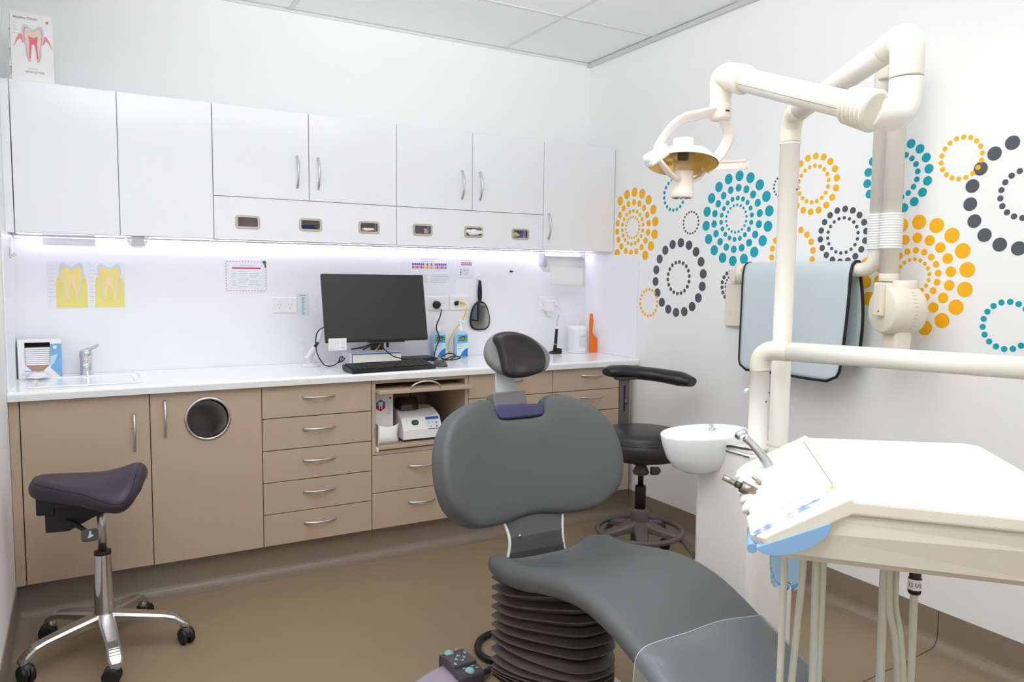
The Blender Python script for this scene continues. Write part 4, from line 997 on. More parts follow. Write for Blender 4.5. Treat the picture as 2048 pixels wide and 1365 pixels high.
# ------------------------------------------------------------------ stools
def saddle_stool():
    cx, cy = .04, -.385
    t = thing('saddle_stool', 'dark leather saddle stool on a polished five star base', 'stool', (cx, cy, 0))
    for a in (-85, -13, 59, 131, 203):
        d = Vector((math.cos(math.radians(a)), math.sin(math.radians(a)), 0)); n = Vector((-d.y, d.x, 0)); c = Vector((cx, cy, 0))
        rg = []
        for r, z, w, h in ((.02, .150, .026, .034), (.10, .138, .026, .030), (.20, .120, .022, .024), (.232, .110, .022, .022), (.262, .088, .023, .020), (.278, .076, .016, .016)):
            sec = [(-w, -h), (w, -h), (w, -.3*h), (w*.75, 0), (-w*.75, 0), (-w, -.3*h)]
            rg.append([c+d*r+n*q[0]+Z*(z+q[1]) for q in sec])
        leg = MB().loft(rg, True, True, False).build('leg', ALU, t, .0015)
        m = MB()
        for k in range(4):
            r = .236+k*.0085; z = .1075-k*.0072
            m.tube([c+d*r+n*(-.016)+Z*z, c+d*r+n*.016+Z*z], .0022, 6)
        m.build('step_ribs', ALU, leg)
        w = c+d*.262
        cas = MB().lathe([(.014, .05), (.0155, .056), (.0155, .078)], w, (0, 0, 1), 18).build('caster_socket', ALU, t)
        tr = Matrix.Rotation(math.radians(a*1.7+40), 3, 'Z') @ Vector((1, 0, 0)); ctr = w+Z*.0295-Vector((-tr.y, tr.x, 0))*.012
        for s in (-1, 1):
            MB().lathe([(.012, -.009), (.026, -.009), (.029, -.005), (.029, .005), (.026, .009), (.018, .0095), (.001, .0095)], ctr+tr*s*.013, tr*s, 24).build('caster_wheel', BLACKP, cas)
        MB().lathe([(.0205, -.006), (.0225, .002), (.015, .03), (.008, .032)], ctr+Z*.002, (0, 0, 1), 18).build('caster_hood', DGREYP, cas)
    c = (cx, cy, 0)
    MB().lathe([(.036, .115), (.036, .142), (.034, .15), (.033, .155), (.0265, .36), (.0265, .363)], c, (0, 0, 1), 32).build('column', CHROME, t)
    MB().lathe([(.0275, .36), (.0275, .372), (.018, .374)], c, (0, 0, 1), 28).build('column_collar', BLACKP, t)
    MB().lathe([(.0145, .37), (.0145, .54)], c, (0, 0, 1), 24).build('gas_lift', ALU, t)
    # seat frame: forward = nose direction
    fw = Vector((-.985, .17, 0)).normalized(); lt = Vector((-fw.y, fw.x, 0)); o = Vector((cx-.025, cy+.015, .0))
    out = [(.185, 0), (.18, .045), (.15, .08), (.095, .108), (.03, .138), (-.05, .172), (-.11, .182), (-.145, .15), (-.157, .08), (-.16, 0)]
    outl = out+[(p[0], -p[1]) for p in reversed(out[1:-1])]
    def zs(s, q): return .645+.050*max(0, -s/.18)**1.6+.012*max(0, s/.19)**2-(abs(q)**2)*(1.3+2.1*max(0, min(1, -s/.15)))
    S = lambda s, q: o+fw*s+lt*q+Z*zs(s, q)
    def N(s, q):
        e = .002; a = S(s+e, q)-S(s-e, q); b = S(s, q+e)-S(s, q-e); n = a.cross(b).normalized()
        return n if n.z > 0 else -n
    seat = cushion(outl, S, N, .072, .032, .022, sub=4).build('seat', SADLEA, t)
    ring = []
    O = smooth_closed(outl, 4)
    for i in range(len(O)):
        a, b = Vector(O[i-1]), Vector(O[(i+1) % len(O)]); tt = (b-a).normalized(); q = Vector(O[i])+Vector((-tt.y, tt.x))*.010
        ring.append(S(q.x, q.y)-N(q.x, q.y)*.0085)
    MB().tube(ring+[ring[0]], .0016, 5, smooth_path=False, caps=False).build('seam_piping', BLACKP, seat)
    Mx = Matrix(((fw.x, lt.x, 0, o.x), (fw.y, lt.y, 0, o.y), (0, 0, 1, 0), (0, 0, 0, 1)))
    MB().box(-.07, .12, -.06, .06, .55, .585, .004, Mx).build('seat_plate', BLACKP, t)
    MB().prism([(.14, .462), (.14, .58), (-.09, .56), (-.09, .53), (-.01, .505), (.07, .462)], (Mx @ Vector((0, .04, 0)), Mx.to_3x3() @ X, Z), .08).build('tilt_mechanism', BLACKP, t)
    MB().box(.11, .165, -.05, .05, .525, .60, .006, Mx).build('front_block', BLACKP, t)
    lv = MB().tube([Mx @ Vector((.075, .04, .50)), Mx @ Vector((.035, .075, .488)), Mx @ Vector((.005, .10, .472))], .008, 8).build('tilt_lever', BLACKP, t)
    MB().prism(rrect(-.026, .026, -.02, .02, .012), (Mx @ Vector((-.005, .105, .46)), X, Vector((0, .5, .86))), .012).build('paddle', BLACKP, lv)
    MB().prism([(-.008, -.010), (.004, -.010), (.012, -.002), (.004, .0), (.004, .012), (-.001, .012), (-.003, -.002)], (Mx @ Vector((-.005, .105, .46))+Vector((0, -.0107, .0062)), X, Vector((0, .5, .86))), .0006).build('paddle_symbol', INKL, lv)
saddle_stool()

def arm_stool():
    cx, cy = 2.28, -.62
    t = thing('assistant_stool', 'black stool with curved armrest and foot ring by the right wall', 'stool', (cx, cy, 0)); c = Vector((cx, cy, 0))
    MB().tube([c+Vector((.2*math.cos(a), .2*math.sin(a), .165)) for a in [2*PI*k/48 for k in range(49)]], .0125, 10, smooth_path=False, caps=False).build('foot_ring', MGREYP2, t)
    for a in (20, 92, 164, 236, 308):
        d = Vector((math.cos(math.radians(a)), math.sin(math.radians(a)), 0)); n = Vector((-d.y, d.x, 0)); rg = []
        for r, z, w, h in ((.03, .215, .035, .05), (.11, .185, .028, .034), (.2, .165, .024, .028), (.262, .085, .02, .02)):
            rg.append([c+d*r+n*q[0]+Z*(z+q[1]) for q in ((-w, -h), (w, -h), (w, -.3*h), (w*.6, 0), (-w*.6, 0), (-w, -.3*h))])
        MB().loft(rg, True, True, False).build('leg', MGREYP2, t, .003)
        w = c+d*.25; tr = Matrix.Rotation(math.radians(a*2+10), 3, 'Z') @ Vector((1, 0, 0))
        cas = MB().lathe([(.008, .03), (.008, .06)], w, (0, 0, 1), 12).build('caster_stem', DGREYP, t)
        for s in (-1, 1): MB().lathe([(.012, -.009), (.024, -.009), (.027, -.004), (.027, .006), (.018, .009), (.001, .009)], w+Z*.0275+tr*s*.012, tr*s, 20).build('caster_wheel', BLACKP, cas)
    MB().lathe([(.042, .10), (.042, .26), (.038, .27), (.03, .272)], c, (0, 0, 1), 28).build('hub', MGREYP2, t)
    MB().lathe([(.026, .27), (.026, .375), (.024, .38), (.018, .382)], c, (0, 0, 1), 24).build('outer_lift', BLACKP, t)
    MB().lathe([(.0135, .38), (.0135, .46)], c, (0, 0, 1), 20).build('gas_lift', BLACKP, t)
    MB().lathe([(.034, .435), (.04, .445), (.028, .47), (.022, .49)], c, (0, 0, 1), 24).build('lift_bell', MGREYP2, t)
    lv = MB().prism([(0, -.012), (.03, -.012), (.045, .004), (.04, .02), (0, .022)], (c+Vector((.03, -.03, .452)), Vector((.9, -.42, 0)), Z), .03).build('height_lever', MGREYP2, t)
    MB().box(cx-.06, cx+.06, cy-.06, cy+.06, .488, .53, .01).build('seat_mount', BLACKP, t)
    MB().lathe([(.12, .522), (.19, .526), (.206, .54), (.21, .57), (.206, .60), (.201, .606), (.198, .612), (.196, .628), (.185, .642), (.15, .65), (.0, .652)], c, (0, 0, 1), 56).build('seat', LEATHER, t)
    MB().tube([c+Vector((.2035*math.cos(a), .2035*math.sin(a), .6065)) for a in [2*PI*k/48 for k in range(49)]], .0018, 5, smooth_path=False, caps=False).build('seat_piping', BLACKP, t)
    # back post and curved armrest
    bp = c+Vector((.05, .205, 0))
    p = MB().box(-.028, .028, -.006, .006, .60, .865, .003, Matrix.Translation(bp) @ Matrix.Rotation(-.25, 4, 'Z')).build('arm_post', MGREYP2, t)
    MB().box(-.005, .005, -.008, .008, .70, .83, .002, Matrix.Translation(bp) @ Matrix.Rotation(-.25, 4, 'Z')).build('post_slot', BLACKP, p)
    MB().lathe([(.009, 0), (.009, .012), (.001, .014)], bp+Vector((.003, -.006, .75)), (.3, -1, 0), 14).build('post_knob', MGREYP2, p)
    MB().box(-.05, .06, -.02, .02, .858, .872, .004, Matrix.Translation(bp) @ Matrix.Rotation(-.25, 4, 'Z')).build('arm_bracket', DGREYP, t)
    pts = [c+Vector(q) for q in ((-.035, .24, .895), (.0, .243, .897), (.07, .232, .894), (.15, .195, .886), (.22, .13, .878), (.27, .045, .868), (.288, -.02, .858))]
    MB().tube(pts, [.018, .030, .034, .034, .034, .036, .022], 16, ry=.03, up=(0, 0, 1)).build('armrest', LEATHER, t)
MGREYP2 = mt('stool_grey_plastic', (92, 87, 86), .45)
arm_stool()

# ------------------------------------------------------------------ dental chair
CX = 1.275
def dental_chair():
    t = thing('dental_chair', 'grey upholstered dental chair with a reclined backrest and bellows', 'dental chair', (CX, -1.55, 0))
    # base and bellows
    MB().prism(rrect(-.17, .17, -.6, .10, .08, 8), (Vector((CX, -1.5, .0005)), X, Y), .055).build('floor_plate', CREAM2, t, .01, 3)
    MB().prism(rrect(-.15, .15, -.3, .10, .08, 8), (Vector((CX, -1.5, .055)), X, Y), .05).build('base_cover', CREAM2, t, .01, 3)
    plan = smooth_closed([(-.185, .13), (-.165, .165), (0, .175), (.165, .165), (.185, .13), (.16, .02), (.10, -.10), (.06, -.15), (0, -.165), (-.06, -.15), (-.10, -.10), (-.16, .02)], 4)
    nf = 14
    for k in range(nf):
        f = k/(nf-1)
        zt = .09+.335*(f**1.35)
        ztn = .09+.335*(((k+1)/(nf-1))**1.35)
        th = (ztn-zt)
        rg = []
        for sc, h in ((.80, -.02), (.90, .2), (.985, .36), (1.0, .40), (1.005, .46), (1.0, .52), (.985, .55), (.90, .66), (.80, .98)):
            rg.append([Vector((CX+p[0]*sc, -1.53+(p[1]+.02)*sc, zt+th*h+.30*f*f*max(0, .08-p[1])*sc-.02*f*f+.012*math.sin(9*p[1]+k)*(.0 if f > .5 else 1)*(1 if sc > .95 else .4))) for p in plan])
        MB().loft(rg, True, True, True).build('bellows_fold', BELLOW, t)
    # seat support under cushion
    MB().prism(rrect(-.05, .05, -.03, .06, .02, 6), (Vector((CX, -1.5, .33)), X, Y), .05).build('seat_frame', BELLOW, t)
    # seat and leg rest cushion
    st = [(-1.352, .462, .492, .185, .02), (-1.362, .455, .497, .203, .045), (-1.39, .455, .508, .217, .065), (-1.43, .46, .518, .224, .075), (-1.52, .487, .523, .226, .075), (-1.65, .537, .55, .222, .07), (-1.76, .565, .57, .216, .066), (-1.86, .578, .575, .211, .062), (-1.95, .57, .562, .208, .06), (-2.05, .538, .528, .205, .058), (-2.2, .478, .468, .202, .056), (-2.4, .398, .388, .198, .054), (-2.6, .32, .31, .192, .052), (-2.7, .285, .275, .17, .05), (-2.74, .27, .262, .12, .04)]
    def dense(st):
        out = []
        for i in range(len(st)-1):
            a, b, c, d = st[max(i-1, 0)], st[i], st[i+1], st[min(i+2, len(st)-1)]
            for k in range(3):
                u = k/3; out.append(tuple(.5*(2*b[q]+(-a[q]+c[q])*u+(2*a[q]-5*b[q]+4*c[q]-d[q])*u*u+(-a[q]+3*b[q]-3*c[q]+d[q])*u**3) for q in range(5)))
        out.append(st[-1]); return out
    D = dense(st)
    def ztop(zc, ze, u): return zc+(ze-zc)*u*u*u*u if ze > zc else zc+(ze-zc)*u*u
    def section(y, zc, ze, hw, th, lift=0.0, nb=True):
        r = th/2; P = []
        n = 14
        for i in range(n+1):
            u = -1+2*i/n; P.append(Vector((CX+u*(hw-r), y, ztop(zc, ze, u)+lift)))
        e = ztop(zc, ze, 1)
        for k in range(1, 8):
            a = PI/2-PI*k/8; P.append(Vector((CX+hw-r+(r+lift)*math.cos(a), y, e-r+(r+lift)*math.sin(a))))
        if nb:
            for i in range(n+1):
                u = 1-2*i/n; P.append(Vector((CX+u*(hw-r), y, ztop(zc, ze, u)-th)))
        for k in range(1, 8):
            a = -PI/2-PI*k/8; P.append(Vector((CX-hw+r+(r+lift)*math.cos(a), y, e-r+(r+lift)*math.sin(a))))
        return P
    seat = MB().loft([section(*q) for q in D], True, True, True).build('seat_cushion', CHAIRG, t)
    # plastic film over the leg rest
    rg = []
    ys = [q for q in D if q[0] <= -2.055]
    random.seed(3)
    ys = [(-2.085,)+tuple(D[[i for i, q in enumerate(D) if q[0] <= -2.085][0]][1:])]+[q for q in ys if q[0] < -2.09]
    for i, q in enumerate(ys):
        y, zc, ze, hw, th = q; n = 26; r = th/2; P = []
        for k in range(n+1):
            u = -1+2*k/n
            P.append(Vector((CX+u*(hw-r), y+.004*math.sin(5*u)*(i == 0), ztop(zc, ze, u)+.0045+(.0025*random.random() if abs(u) < .95 and i > 0 else 0))))
        e = ztop(zc, ze, 1)
        R_ = [Vector((CX+hw-r+(r+.0055)*math.sin(a), y, e-r+(r+.0055)*math.cos(a))) for a in (.4, .8, 1.2, 1.57)]+[Vector((CX+hw+.008+.004*random.random(), y, e-th-.02)), Vector((CX+hw+.012+.01*random.random(), y, e-th-.05))]
        L_ = [Vector((2*CX-p.x-.0*random.random(), p.y, p.z)) for p in reversed(R_)]
        rg.append(L_+P+R_)
    m = MB(); m.loft(rg, False, False, True); f = m.build('plastic_cover', FILM, t)
    f['label'] = 'clear plastic film over the foot end'
    MB().tube(rg[0], .0011, 6, smooth_path=False).build('cover_edge', mt('film_edge', (196, 202, 206), .15), f)
    # hinge plate between seat and backrest
    B = Vector((CX, -1.325, .545)); U = Vector((0, .313, .95)).normalized(); N0 = Vector((0, -U.z, U.y))
    hp = [(-1.318, .425), (-1.322, .47), (-1.318, .52), (-1.30, .57), (-1.272, .63), (-1.235, .74)]
    m = MB(); rg = []
    for i, (y, z) in enumerate(hp):
        w = .118-.02*math.sin(PI*min(1, i/3.5)); rg.append([Vector((CX-w, y+.01, z)), Vector((CX-w, y, z)), Vector((CX+w, y, z)), Vector((CX+w, y+.01, z))])
    m.loft(rg, True, True, False); lk = m.build('hinge_plate', mt('hinge_grey', (92, 90, 91), .35), t)
    for s in (-1, 1):
        MB().tube([Vector((CX+s*(.121-.02*math.sin(PI*min(1, i/3.5))), y+.004, z)) for i, (y, z) in enumerate(hp)], .005, 8).build('plate_edge', UNITW, lk)
    MB().lathe([(.005, 0), (.005, .003), (.001, .004)], Vector((CX-.065, -1.3185, .523)), (0, -1, .1), 12).build('screw', CHROME, lk)
    # backrest
    half = [(0, .362), (.066, .362), (.082, .370), (.087, .388), (.091, .408), (.106, .425), (.13, .431), (.155, .428), (.192, .416), (.236, .393), (.266, .371), (.294, .337), (.312, .302), (.325, .258), (.331, .21), (.329, .165), (.32, .12), (.303, .085), (.27, .055), (.237, .034), (.2, .025), (.15, .024), (.1, .028), (.05, .036)]
    outl = half+[(0, .04)]+[(-p[0], p[1]) for p in reversed(half[1:])]
    K = .75
    S = lambda s, q: B+Vector((1, 0, 0))*s+U*q+N0*(K*s*s)
    def N(s, q): return (N0-Vector((2*K*s, 0, 0))).normalized()
    cushion(outl, S, N, .075, .022, .03, sub=3, dome=lambda s, q: .004).build('backrest', CHAIRG, t)
    Sp = lambda s, q: B+Vector((s, 0, 0))+U*q+N0*(K*s*s-.07)
    cushion([(p[0]*.93, .22+(p[1]-.22)*.93) for p in outl], Sp, N, .03, .012, .05, sub=2).build('backrest_shell', mt('shell_grey', (150, 150, 150), .4), t)
    # navy release lever in the notch
    S2 = lambda s, q: B+Vector((s, 0, 0))+U*q+N0*.004
    cushion([(-.083, .362), (-.098, .404), (-.06, .409), (-.02, .406), (.03, .405), (.084, .401), (.09, .385), (.08, .362), (0, .36)], S2, lambda s, q: N0, .05, .008, .03, sub=2).build('release_lever', NAVY, t)
    # headrest stem, bracket and pad
    Mh = Matrix((Vector((1, 0, 0)), U, N0)).transposed().to_4x4(); Mh.translation = B
    MB().box(-.092, .036, .385, .452, -.065, -.008, .006, Mh).build('headrest_bracket', mt('bracket_grey', (112, 108, 112), .35), t)
    rg = []
    for q, w, n in ((.42, .041, -.055), (.45, .040, -.05), (.49, .036, -.048), (.53, .034, -.04), (.58, .034, -.03)):
        rg.append([Mh @ Vector(p) for p in ((-.018-w, q, n-.006), (-.018+w, q, n-.006), (-.018+w, q, n+.006), (-.018-w, q, n+.006))])
    MB().loft(rg, True, True, False).build('headrest_stem', mt('stem_grey', (196, 200, 200), .35), t)
    hd = [(-.097, .597), (-.089, .621), (-.072, .642), (-.042, .656), (-.001, .657), (.04, .649), (.079, .634), (.116, .611), (.141, .59), (.152, .568), (.147, .543), (.131, .522), (.107, .511), (.05, .497), (.001, .495), (-.034, .505), (-.066, .522), (-.089, .548), (-.098, .573)]
    Sh = lambda s, q: B+Vector((s, 0, 0))+U*q+N0*(.02-1.2*(s-.03)**2)
    cushion(hd, Sh, lambda s, q: N0, .035, .014, .02, sub=2).build('headrest_shell', mt('headrest_grey', (122, 122, 124), .42), t)
    cu = [(-.077, .63), (-.062, .647), (-.018, .651), (.029, .642), (.068, .624), (.1, .596), (.115, .56), (.107, .527), (.092, .508), (.053, .497), (.01, .491), (-.026, .492), (-.051, .502), (-.06, .52), (-.061, .553), (-.067, .601)]
    Sc = lambda s, q: B+Vector((s, 0, 0))+U*q+N0*(.046-1.0*(s-.03)**2+1.5*(q-.575)**2*0)
    cushion(cu, Sc, lambda s, q: (N0-Vector((-2*(s-.03), 0, 0))*.4).normalized(), .04, .018, .02, sub=2, dome=lambda s, q: -.010+.9*(q-.57)**2).build('headrest_pad', LEATHER, t)
dental_chair()

def foot_control():
    t = thing('foot_control', 'dark grey foot control with two round aqua buttons on the floor', 'foot control', (1.06, -1.2, 0))
    Mx = Matrix.Translation((1.075, -1.165, .0)) @ Matrix.Rotation(math.radians(3), 4, 'Z')
    MB().prism([(-.075, .001), (.085, .001), (.085, .052), (.07, .06), (-.06, .07), (-.075, .064)], (Mx @ Vector((.045, 0, 0)), Mx.to_3x3() @ Vector((0, -1, 0)), Z), .09).build('housing', mt('footctl_grey', (74, 70, 76), .45), t, .004, 2)
    MB().box(-.043, .043, -.035, .045, .062, .073, .003, Mx).build('direction_pad', mt('footctl_pad', (86, 82, 86), .45), t)
    for y, z in ((.058, .068), (-.062, .058)):
        MB().ball(Mx @ Vector((-.014 if y > 0 else .0, y, z)), .0165, 20, sc=(1, 1, .7)).build('round_button', AQUA, t)
    for dx, dy, r in ((-.016, .005, 90), (.016, .005, -90), (0, .022, 0), (0, -.012, 180), (-.033, -.022, 90), (.033, .03, -90)):
        M2 = Mx @ Matrix.Translation((dx, dy, .0731)) @ Matrix.Rotation(math.radians(r), 4, 'Z')
        MB().prism([(-.008, -.004), (.008, -.004), (0, .006)], (M2 @ Vector((0, 0, 0)), M2.to_3x3() @ X, M2.to_3x3() @ Y), .0006).build('arrow', mt('arrow_blue', (176, 206, 236), .4), t)
    m = MB()
    for dx, dy in ((-.012, -.045), (.02, -.045), (.028, -.062), (.02, .07)): m.box(dx-.005, dx+.005, dy-.0015, dy+.0015, .0625, .0632 if dy < 0 else .0705, 0, Mx)
    m.build('symbols', mt('symbol_cream', (226, 220, 196), .5), t)
    MB().prism([(-.02, -.36), (-.02, .05), (-.10, .02), (-.19, -.03), (-.24, -.1), (-.26, -.36)], (Vector((1.055, -1.165, .004)), X, Y), .038).build('pedal_plate', LAVM, t, .008, 3)
    MB().prism([(-.01, -.38), (-.01, .05), (-.10, .03), (-.2, -.02), (-.25, -.1), (-.27, -.38)], (Vector((1.05, -1.165, .0005)), X, Y), .004).build('pedal_base', BLACKP, t)
    MB().tube([(1.09, -1.22, .03), (1.15, -1.195, .02), (1.21, -1.175, .016), (1.29, -1.20, .016)], .0105, 10).build('hose', BLACKP, t)
    h = MB().tube([(1.42, -1.03, .0125), (1.36, -.965, .0125), (1.30, -.945, .0125), (1.243, -.975, .0125), (1.205, -1.04, .0125), (1.21, -1.115, .0125), (1.27, -1.16, .0125), (1.34, -1.18, .0125)], .012, 12)
    tag(h.build('floor_hose', BLACKP), 'thick black hose looping on the floor behind the chair bellows', 'hose')
foot_control()

# ------------------------------------------------------------------ dental unit: cabinet, bowl, posts
def dental_unit():
    t = thing('dental_unit', 'white dental unit cabinet with lamp pole and delivery arm post', 'dental unit', (1.84, -1.67, 0))
    ou = rrect(1.74, 1.945, -1.80, -1.54, .03, 6)
    rg = [[Vector((p[0]+(dx if p[0] < 1.8 else 0), p[1], z)) for p in ou] for z, dx in ((.0005, .012), (.1, .008), (.70, .0), (.822, .0), (.83, .004))]
    MB().loft(rg, True, True, False).build('cabinet', UNITW, t, .004, 3)
    MB().prism(rrect(1.742, 1.943, -1.798, -1.542, .03, 6), (Vector((0, 0, .8305)), X, Y), .006).build('cabinet_lid', CREAM, t)
    MB().tube([(1.7365, -1.78, .822), (1.7365, -1.56, .822)], .002, 6).build('lid_seal', DGREYP, t)
    MB().lathe([(.034, .836), (.034, .85), (.0285, .852), (.0285, 1.08), (.0295, 1.081)], (1.785, -1.765, 0), (0, 0, 1), 32).build('arm_post', CREAM, t)
    MB().lathe([(.036, .836), (.036, .85), (.029, .852), (.029, 1.765), (.0305, 1.766), (.0305, 1.772)], (1.892, -1.753, 0), (0, 0, 1), 32).build('lamp_pole', CREAM, t)
    for x, y, z in ((1.785, -1.7935, .99), (1.801, -1.789, 1.015), (1.895, -1.782, 1.63), (1.913, -1.773, 1.66)): MB().ball((x, y, z), .0028).build('screw', DGREYP, t)
    # spittoon bowl
    b = thing('spittoon_bowl', 'white porcelain spittoon bowl on the side of the dental unit', 'spittoon', (1.69, -1.65, .73))
    def ov(cx, cy, rx, ry, z, n=40):
        return [Vector((cx+rx*math.cos(2*PI*i/n)*(1 if math.cos(2*PI*i/n) < 0 else 1.0), cy+ry*math.sin(2*PI*i/n), z)) for i in range(n)]
    c = (1.738, -1.592)
    prof = [(.012, .735, -.015), (.05, .739, -.015), (.088, .757, -.01), (.116, .79, -.004), (.132, .83, 0), (.138, .858, 0), (.138, .866, 0), (.132, .869, 0), (.126, .864, 0), (.115, .82, .004), (.09, .785, .012), (.05, .765, .02), (.005, .758, .03)]
    MB().loft([ov(c[0]+dx, c[1], r*1.2, r*.74, z) for r, z, dx in prof], True, True, True).build('bowl', PORC, b)
    tr = [Vector((x, y, z)) for x, y, z in ((1.76, -1.79, .842), (1.745, -1.74, .841), (1.737, -1.70, .84), (1.734, -1.682, .83), (1.732, -1.668, .80), (1.73, -1.65, .77), (1.728, -1.62, .747), (1.727, -1.58, .736))]
    MB().tube(tr, .0035, 8).build('joint_seal', DGREYP, b)
    MB().tube([(1.80, -1.56, .862), (1.80, -1.56, .875), (1.792, -1.565, .882), (1.775, -1.57, .878)], .005, 10).build('rinse_spout', CHROME, b)
    MB().lathe([(.012, .0), (.012, .008), (.004, .01)], (1.80, -1.56, .858), (0, 0, 1), 14).build('spout_base', CHROME, b)
    w = MB().tube([(1.81, -1.725, .836), (1.81, -1.725, .97), (1.795, -1.728, 1.005), (1.772, -1.732, 1.018), (1.758, -1.735, 1.012)], .006, 10)
    tag(w.build('cup_filler', WHITEP), 'small white hooked cup filler behind the arm post', 'cup filler')
dental_unit()

def ribbed(p0, p1, r0, r1, n, depth=.004):
    p0, p1 = Vector(p0), Vector(p1); L = (p1-p0).length; prof = [(r0*.8, 0)]
    for k in range(n):
        a = k/n; r = r0+(r1-r0)*a
        for q, f in ((.05, 0), (.3, 1), (.6, 1), (.95, 0)): prof.append((r-depth*(1-f), L*(a+q/n)))
    prof.append((r1*.8, L))
    return MB().lathe(prof, p0, p1-p0, 32)
def lamp():
    t = thing('operating_lamp', 'cream jointed lamp arm carrying the operating lamp over the chair', 'dental lamp', (1.89, -1.753, 1.77))
    zt = 1.852; P0 = Vector((1.892, -1.753, zt)); P1 = Vector((1.476, -2.394, zt)); d = (P1-P0).normalized()
    MB().tube([(1.892, -1.753, 1.772), (1.892, -1.753, 1.80), P0-Z*.03+d*.006, P0+d*.028-Z*.006, P0+d*.055, P0+d*.09], .0305, 24, sub=5).build('rear_elbow', CREAM2, t)
    MB().tube([P0+d*.085, P1-d*.05], .0285, 28, smooth_path=False).build('upper_arm', CREAM, t)
    MB().tube([P1-d*.09, P1-d*.045, P1-d*.015-Z*.004, P1+d*.004-Z*.025, P1+d*.007-Z*.055, P1+d*.007-Z*.085], [.0287, .031, .0325, .0325, .0325, .032], 28, sub=5).build('front_elbow', CREAM2, t)
    Q = P1+d*.007
    B0 = Vector((1.365, -2.393, 1.692)); A1 = Vector((1.413, -1.985, 1.850)); e = (A1-B0).normalized()
    MB().tube([Q-Z*.087, Q-Z*.115, Q-Z*.14+Vector((-.008, .0, 0)), Q-Z*.162+Vector((-.035, -.004, 0)), Q-Z*.166+Vector((-.07, -.004, 0)), B0+Vector((.02, -.004, -.002))], [.032, .032, .032, .032, .031, .030], 28, sub=5).build('lower_elbow', CREAM, t)
    ribbed(B0-e*.015+Vector((.008, 0, 0)), B0+e*.052, .042, .037, 6, .007).build('rubber_boot', CREAM2, t)
    MB().tube([B0+e*.03, A1-e*.02], .0275, 28, smooth_path=False).build('spring_arm', CREAM, t)
    MB().tube([B0+e*.055+Vector((-.0255, 0, -.0115)), A1-e*.045+Vector((-.0255, 0, -.0115))], .0008, 5, smooth_path=False).build('arm_seam', MGREYP, t)
    ribbed(A1+e*.028, A1-e*.045, .033, .036, 7, .0035).build('rubber_boot', CREAM2, t)
    MB().tube([A1-e*.01, A1+e*.022, A1+e*.045-Z*.012, A1+e*.052-Z*.035, A1+e*.052-Z*.06, A1+e*.052-Z*.072], [.031, .032, .031, .028, .026, .026], 24, sub=5).build('lamp_elbow', CREAM2, t)
    H = A1+e*.052-Z*.072
    hd = MB().lathe([(.0265, 0), (.027, -.002), (.027, -.034), (.022, -.041), (.001, -.041)], H, (0, 0, 1), 28).build('lamp_mount', PINKW, t)
    MB().box(H.x-.008, H.x+.005, H.y-.0275, H.y-.0262, H.z-.024, H.z-.0195).build('maker_plate', DGREYP, hd)
    # yoke: curved flat arms
    L = Vector((1.322, -1.912, 1.652))
    up = Vector((.35, -.94, 0))
    hx, hy, hz = H
    MB().tube([(hx-.005, hy, hz-.018), (1.35, -1.938, 1.762), (1.30, -1.932, 1.747), (1.262, -1.93, 1.72), (1.232, -1.935, 1.688), (1.215, -1.938, 1.663)], .006, 14, ry=.0165, up=(.25, .75, .9)).build('yoke_arm', PINKW, t)
    MB().tube([(hx+.005, hy, hz-.03), (1.438, -1.94, 1.745), (1.452, -1.935, 1.722), (1.450, -1.922, 1.69), (1.432, -1.908, 1.66), (1.408, -1.90, 1.634)], .0055, 14, ry=.0145, up=(.9, .45, .1)).build('yoke_arm', PINKW, t)
    MB().tube([(1.205, -1.945, 1.648), (1.232, -1.945, 1.625), (1.265, -1.935, 1.608), (1.30, -1.922, 1.602), (1.345, -1.908, 1.602), (1.385, -1.902, 1.614), (1.415, -1.9, 1.642)], .006, 14, ry=.009, up=(0, 0, 1)).build('lower_bow', PINKW, t)
    MB().box(-.045, .03, -.013, .013, -.014, .016, .006, Matrix.Translation((1.218, -1.94, 1.652)) @ Matrix.Rotation(-.5, 4, 'Y') @ Matrix.Rotation(.15, 4, 'Z')).build('end_block', WHITEP, t)
    MB().ball((1.182, -1.946, 1.639), .011, 16).build('end_knob', WHITEP, t)
    hn = MB(); M = Matrix.Translation((1.415, -1.905, 1.645)) @ Matrix.Rotation(-.28, 4, 'Z') @ Matrix.Rotation(-.08, 4, 'Y')
    hn.box(-.02, .11, -.005, .003, -.011, .013, .003, M); hn.box(.0, .108, -.0075, -.004, .008, .013, 0, M); hn.box(.0, .108, -.0075, -.004, -.011, -.006, 0, M); hn.box(.103, .11, -.0075, -.004, -.011, .013, 0, M)
    hn.build('side_handle', PINKW, t)
    # reflector and lamp column
    prof = [(.012, .020), (.04, .019), (.062, .008), (.074, -.012), (.0755, -.012), (.064, .0105), (.041, .022), (.012, .0235)]
    MB().lathe([(.0145, .0195), (.046, .0185), (.071, .0075), (.084, -.0125)], L, (.14, .16, 1), 40, caps=False).build('reflector_inside', GOLD, t)
    MB().lathe([(.0145, .0235), (.047, .0225), (.0735, .011), (.087, -.012)], L, (.14, .16, 1), 40, caps=False).build('reflector_back', PALEB, t)
    MB().lathe([(.001, .052), (.0245, .052), (.026, .049), (.026, .018), (.001, .018)], L, (0, 0, 1), 28).build('column_cap', PINKW, t)
    MB().lathe([(.0255, -.03), (.0255, .02)], L, (0, 0, 1), 28, caps=False).build('glass_sleeve', GLASSC, t)
    MB().lathe([(.001, .02), (.0095, .02), (.0095, .0), (.007, -.003), (.001, -.003)], L, (0, 0, 1), 20).build('bulb_holder', mt('bulb_brown', (60, 44, 40), .4), t)
